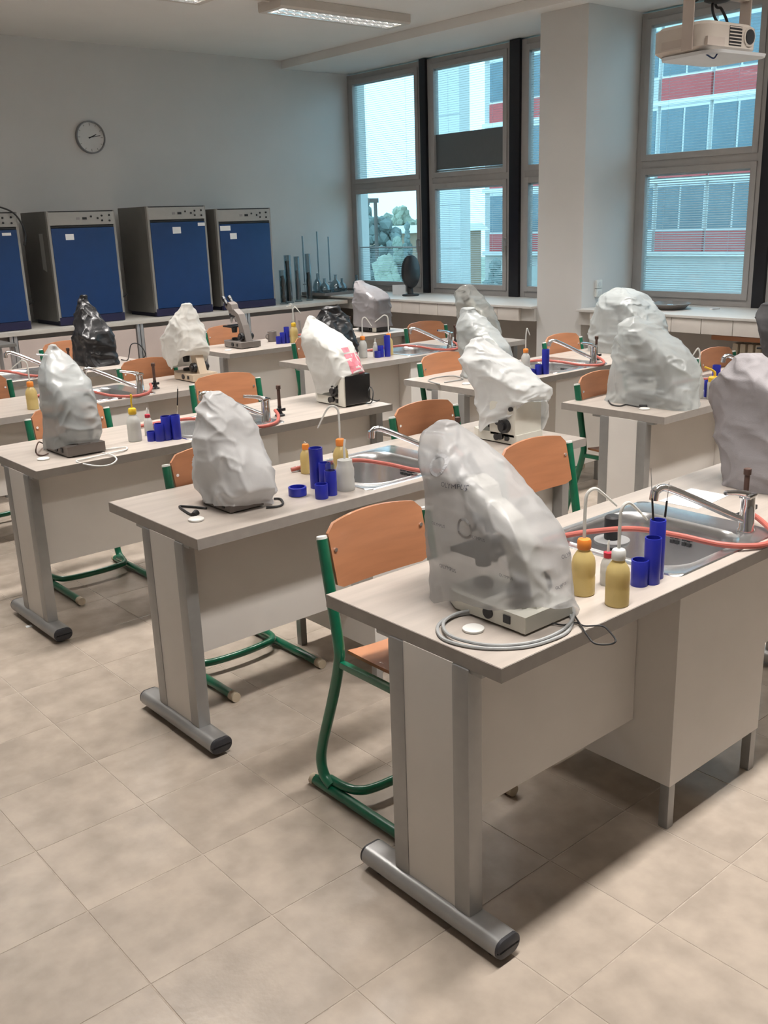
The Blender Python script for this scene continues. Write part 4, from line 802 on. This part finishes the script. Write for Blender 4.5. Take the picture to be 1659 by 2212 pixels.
# sockets on the pillar's flank
t = thing('wall_socket', 'white double wall socket on the pillar above the ledge', 'socket', (5.45, 3.90, 1.085), 0)
for z in (-.036, .036):
    MB().box(-.038, .038, -.022, -.0002, z-.034, z+.034, .005).build('plate', 'whiteplastic', t); MB().cyl((0, -.024, z), (0, -.021, z), .019, n=20).build('outlet', 'clockface', t)
# radiator under the ledge
t = thing('radiator', 'cream ribbed radiator under the window ledge', 'radiator', (5.46, 1.50, 0), 0)
for k in range(18):
    y = k*.062; r = BX(-.05, .05, y, y+.046, .14, .72, bev=.014).build('section', 'radiator', t)
MB().cyl((0, -.02, .19), (0, 1.12, .19), .016, n=10).cyl((0, -.02, .67), (0, 1.12, .67), .016, n=10).build('pipe', 'radiator', t)
for y in (.05, .98): BX(-.03, .03, y, y+.02, 0, .16).build('foot', 'radiator', t)
tag(BX(5.36, 5.40, 1.46, 2.75, .742, .775, bev=.003).build('shelf_board', 'orange'), 'narrow reddish board above the radiator', 'board')
BX(5.40, 5.55, 1.60, 1.64, .745, .770).build('bracket', 'legmetal', bpy.data.objects['shelf_board']); BX(5.40, 5.55, 2.60, 2.64, .745, .770).build('bracket', 'legmetal', bpy.data.objects['shelf_board'])
# wall clock
t = thing('wall_clock', 'round grey wall clock on the back wall', 'clock', (2.838, YB, 2.520), 0)
r90 = Matrix.Rotation(math.radians(90), 4, 'X'); rr = .143
MB().lathe([(rr, 0), (rr, .030), (rr*.97, .036), (rr*.92, .034), (rr*.915, .012), (.001, .012)], 48).rot(r90).build('rim', 'clockrim', t)
MB().lathe([(rr*.915, .011), (rr*.915, .016), (.001, .016)], 48).rot(r90).build('face', 'clockface', t)
for k in range(12):
    a = k*math.pi/6; d = Vector((math.sin(a), 0, math.cos(a))); L = .022 if k % 3 == 0 else .014
    MB().cyl(d*(rr*.86)+Vector((0, -.0165, 0)), d*(rr*.86-L)+Vector((0, -.0165, 0)), .0025, n=6).build('hour_mark', 'midgrey', t)
for a, L, wd in ((math.radians(66), .062, .005), (math.radians(80), .098, .0032)):
    d = Vector((math.sin(a), 0, math.cos(a))); MB().cyl(d*-.02+Vector((0, -.019, 0)), d*L+Vector((0, -.019, 0)), wd, wd*.7, n=6).build('hand', 'dark', t)
# projector
PC = pix(1522, 92, 3.75)
t = thing('projector', 'cream projector hung from the ceiling before the windows', 'projector', PC, math.radians(-6))
w2, d2, h2 = .165, .130, .052
MB().rings([rrect(-w2, w2, -d2, d2, .045, z, 6) for z in ()] or [rrect(-w2+.02, w2-.02, -d2+.02, d2-.02, .045, -h2, 6), rrect(-w2, w2, -d2, d2, .055, -h2+.016, 6), rrect(-w2, w2, -d2, d2, .055, h2-.014, 6), rrect(-w2+.018, w2-.018, -d2+.018, d2-.018, .045, h2, 6)]).build('case', 'projwhite', t)
MB().rings([rrect(-w2+.015, w2+.03, -d2-.035, d2-.02, .06, -h2-.012, 6), rrect(-w2+.01, w2+.032, -d2-.038, d2-.02, .06, -h2-.001, 6)]).build('bottom_plate', 'projbottom', t)
MB().cyl((.095, -d2-.004, .006), (.095, -d2+.01, .006), .034, n=26).build('lens_ring', 'projwhite', t); MB().cyl((.095, -d2-.007, .006), (.095, -d2+.0, .006), .026, n=26).build('lens', 'dark', t)
vt = BX(-.025, .050, -d2-.001, -d2+.01, -.030, .038).build('vent', 'dark', t)
for i in range(6): BX(-.024, .049, -d2-.003, -d2+.002, -.026+i*.0115, -.022+i*.0115).build('louvre_slat', 'projwhite', vt)
BX(-w2-.001, -w2+.006, -.08, .07, -.030, -.002).build('port_panel', 'projmount', t); BX(-.15, -.05, -d2-.001, -d2+.01, -.036, -.006).build('ir_window', 'projmount', t)
for sx in (-1, 1):
    MB().box(sx*(w2+.004)-.003, sx*(w2+.004)+.003, -.078, -.028, -.046, h2+.100, .002).build('mount_arm', 'projmount', t)
    MB().box(min(sx*.02, sx*(w2+.006)), max(sx*.02, sx*(w2+.006)), -.070, -.036, h2+.094, h2+.102, .002).build('mount_bar', 'projmount', t)
MB().lathe([(.035, h2+.080), (.050, h2+.086), (.050, h2+.118), (.034, h2+.128), (.030, h2+.170)], 22, (0, -.05, 0)).build('mount_joint', 'dark', t)
MB().cyl((0, -.05, h2+.165), (0, -.05, ZC-PC.z-.012), .020, n=16).build('mount_pole', 'projmount', t); MB().cyl((0, -.05, ZC-PC.z-.014), (0, -.05, ZC-PC.z), .07, n=24).build('ceiling_plate', 'projmount', t)
for p in ([(-.135, -.02, h2-.004), (-.142, -.02, h2+.06), (-.10, -.01, h2+.115), (-.03, 0, h2+.125), (.02, .01, h2+.12), (.026, .02, h2+.35)], [(-.128, .0, h2-.004), (-.10, .02, h2+.05), (-.06, .02, h2+.085), (.0, .03, h2+.14), (.0, .03, h2+.40)],
          [(.03, -.05, h2-.004), (.0, -.04, h2+.03), (-.005, -.03, h2+.075), (.02, -.03, h2+.14), (.03, -.01, h2+.40)], [(.10, -.03, h2-.004), (.085, -.03, h2+.03), (.05, -.03, h2+.065), (.02, -.02, h2+.10), (.01, -.025, h2+.36)]):
    MB().tube(cat(p, 7), .0052, 8).build('cable', 'cordblack', t)
MB().tube(cat([(-.115, -d2+.03, -h2-.010), (-.11, -d2+.0, -h2-.028), (-.09, -d2+.0, -h2-.012)], 5), .003, 6).build('strap', 'incblue', t)
t = thing('side_table', 'small dark-topped table before the cabinets under the first incubator', 'table', (1.06, 6.62, 0))
BX(-.36, .36, -.17, .17, .835, .860, bev=.003).build('tabletop', 'incside', t)
for a in (-.33, .33):
    for b in (-.14, .14): BX(a-.015, a+.015, b-.015, b+.015, 0, .836, bev=.003).build('leg', 'alu', t)
# small litter on the floor
tag(MB().prism([(-.014, -.012), (.012, -.015), (.016, .010), (-.010, .013)], 0, .0015, 'z').build('paper_scrap', 'paper', None, tuple(onz(62, 1353, .0003))), 'tiny white paper scrap on the floor tiles', 'scrap')
tag(MB().rings([[(.016*s*math.cos(a*.785), .006*s*math.sin(a*.785), z) for a in range(8)] for s, z in ((.7, 0), (1, .003), (.6, .007))]).build('dry_leaf', 'brownrubber', None, tuple(onz(1098, 1713, .0003))), 'small brown crumb on the floor under a desk', 'crumb')
# ================================================================== OUTSIDE THE WINDOWS
GZ = -5.5
g = BX(8, 140, -60, 160, GZ-.3, GZ).build('ground', 'ground', smooth=False); g['kind'] = 'structure'
def facade(name, label, X, y0, y1, z1, floors, bays, side, redset, dx=9., z00=-2.0):
    t = thing(name, label, 'building', (X, y0, GZ)); W3 = y1-y0; H = z1-GZ
    BX(.25, dx, 0, W3, 0, H).build('wall', 'facade', t, smooth=False)
    fh = 3.25; bw = (W3-side*2)/bays; z = z00-GZ
    gm = {}
    def part(nm, key, mat, dims, loc, par):
        if key not in gm: gm[key] = BX(*dims).mesh(nm, mat, smooth=False)
        o = bpy.data.objects.new(nm, gm[key]); COL.objects.link(o); o.location = loc; o.parent = par; return o
    for f in range(floors):
        zz = z+f*fh
        part('band', 'band', 'facadewhite', (.02, .25, 0, W3, -.10, .10), (0, 0, zz), t)
        for b in range(bays):
            yy = side+b*bw
            part('spandrel', 'sp%d' % (b not in redset), 'facade' if b in redset else 'facadered', (.08, .25, .08, bw-.08, .10, 1.02), (0, yy, zz), t)
            wn = part('window', 'wn', 'facadewhite', (.10, .25, .08, bw-.08, 1.02, fh-.10), (0, yy, zz), t)
            for h in range(2): part('glazing', 'gl', 'facadeglass', (.05, .12, .06, bw/2-.14, .10, 1.95), (.0, .08+h*(bw/2-.08), 1.02), wn)
    return t
facade('school_wing', 'white school wing with red spandrel panels outside the windows', 38.5, 2., 36.7, 16., 5, 13, .4, (9, 4), z00=-.19)
t = thing('gable_tower', 'grey panelled gable wall standing nearer outside', 'building', (20., 19.95, GZ))
BX(0, .4, 0, 1.1, 0, 18).build('wall', 'facade', t, smooth=False)
for k in range(14): BX(-.03, 0, .0, 1.08, .1+k*1.25, 1.32+k*1.25).build('panel', 'facade', t, smooth=False)
t = thing('lamp_post', 'slim dark lamp post outside by the trees', 'post', pix(816, 600, 34)*1); bp_ = t.location.copy(); t.location.z = GZ
MB().cyl((0, 0, 0), (0, 0, 7.9), .09, .06, n=10).build('pole', 'bark', t); BX(-.3, .1, -.06, .06, 7.8, 7.95).build('head', 'bark', t)
def tree(label, u, v_top, depth, wid, mat, seed, conic=False):
    top = pix(u, v_top, depth); base = Vector((top.x, top.y, GZ)); H = top.z-GZ
    t = thing('tree', label, 'tree', base, 0, 'trees outside the windows'); rnd = random.Random(seed)
    MB().cyl((0, 0, 0), (0, 0, H*.8), .18, .05, n=8).build('trunk', 'bark', t)
    c = MB()
    for i in range(620):
        h = rnd.uniform(.12, 1.); rr = wid*((1-h)*.95+.05 if conic else math.sin(math.pi*min(1, .18+h*.80))**.6)
        a = rnd.uniform(0, 6.28); q = rr*math.sqrt(rnd.random()); s = min(.26, wid*.10)*rnd.uniform(.5, 1.3)
        if h > .9: q *= .3
        bm = bmesh.new(); bmesh.ops.create_icosphere(bm, subdivisions=1, radius=s)
        for vv in bm.verts: vv.co *= 1+.45*noise.noise(vv.co*(2.2/s)+Vector((i, seed, 0)))
        bm.verts.index_update(); o = Vector((q*math.cos(a), q*math.sin(a), h*H-s*.5)); c.add([vv.co+o for vv in bm.verts], [[vv.index for vv in f.verts] for f in bm.faces]); bm.free()
    c.build('crown', mat, t, smooth=False); return t
tree('broad dark tree outside beside the window corner', 781, 428, 41, 2.4, 'foliage2', 1)
tree('pale green round tree outside behind a lamp post', 866, 447, 60, 3.6, 'foliage3', 2)
tree('slim dark conifer outside before a pale tree', 879, 478, 33, 0.8, 'foliage2', 3, True)
tree('low green bush outside below the conifer', 858, 512, 28, 1.0, 'foliage', 4)
tree('second low bush outside beside a sandy wall', 832, 553, 22, 1.5, 'foliage3', 5)
tree('dark tree outside before the red school wing', 1070, 560, 27, 1.1, 'foliage2', 6)
tree('tree outside far beyond the lamp post', 838, 462, 75, 5., 'foliage', 7)
t = thing('sandy_house', 'low sandy house wall outside among the trees', 'building', (pix(815, 520, 46).x, pix(815, 520, 46).y, GZ))
BX(0, 5, -2, 2, 0, pix(815, 505, 46).z-GZ).build('wall', 'sandwall', t, smooth=False); MB().prism([(-2.3, pix(815, 505, 46).z-GZ), (2.3, pix(815, 505, 46).z-GZ), (1.8, pix(815, 490, 46).z-GZ), (-1.8, pix(815, 490, 46).z-GZ)], -.3, 5.3, 'x').build('roof', 'facadewhite', t, smooth=False)
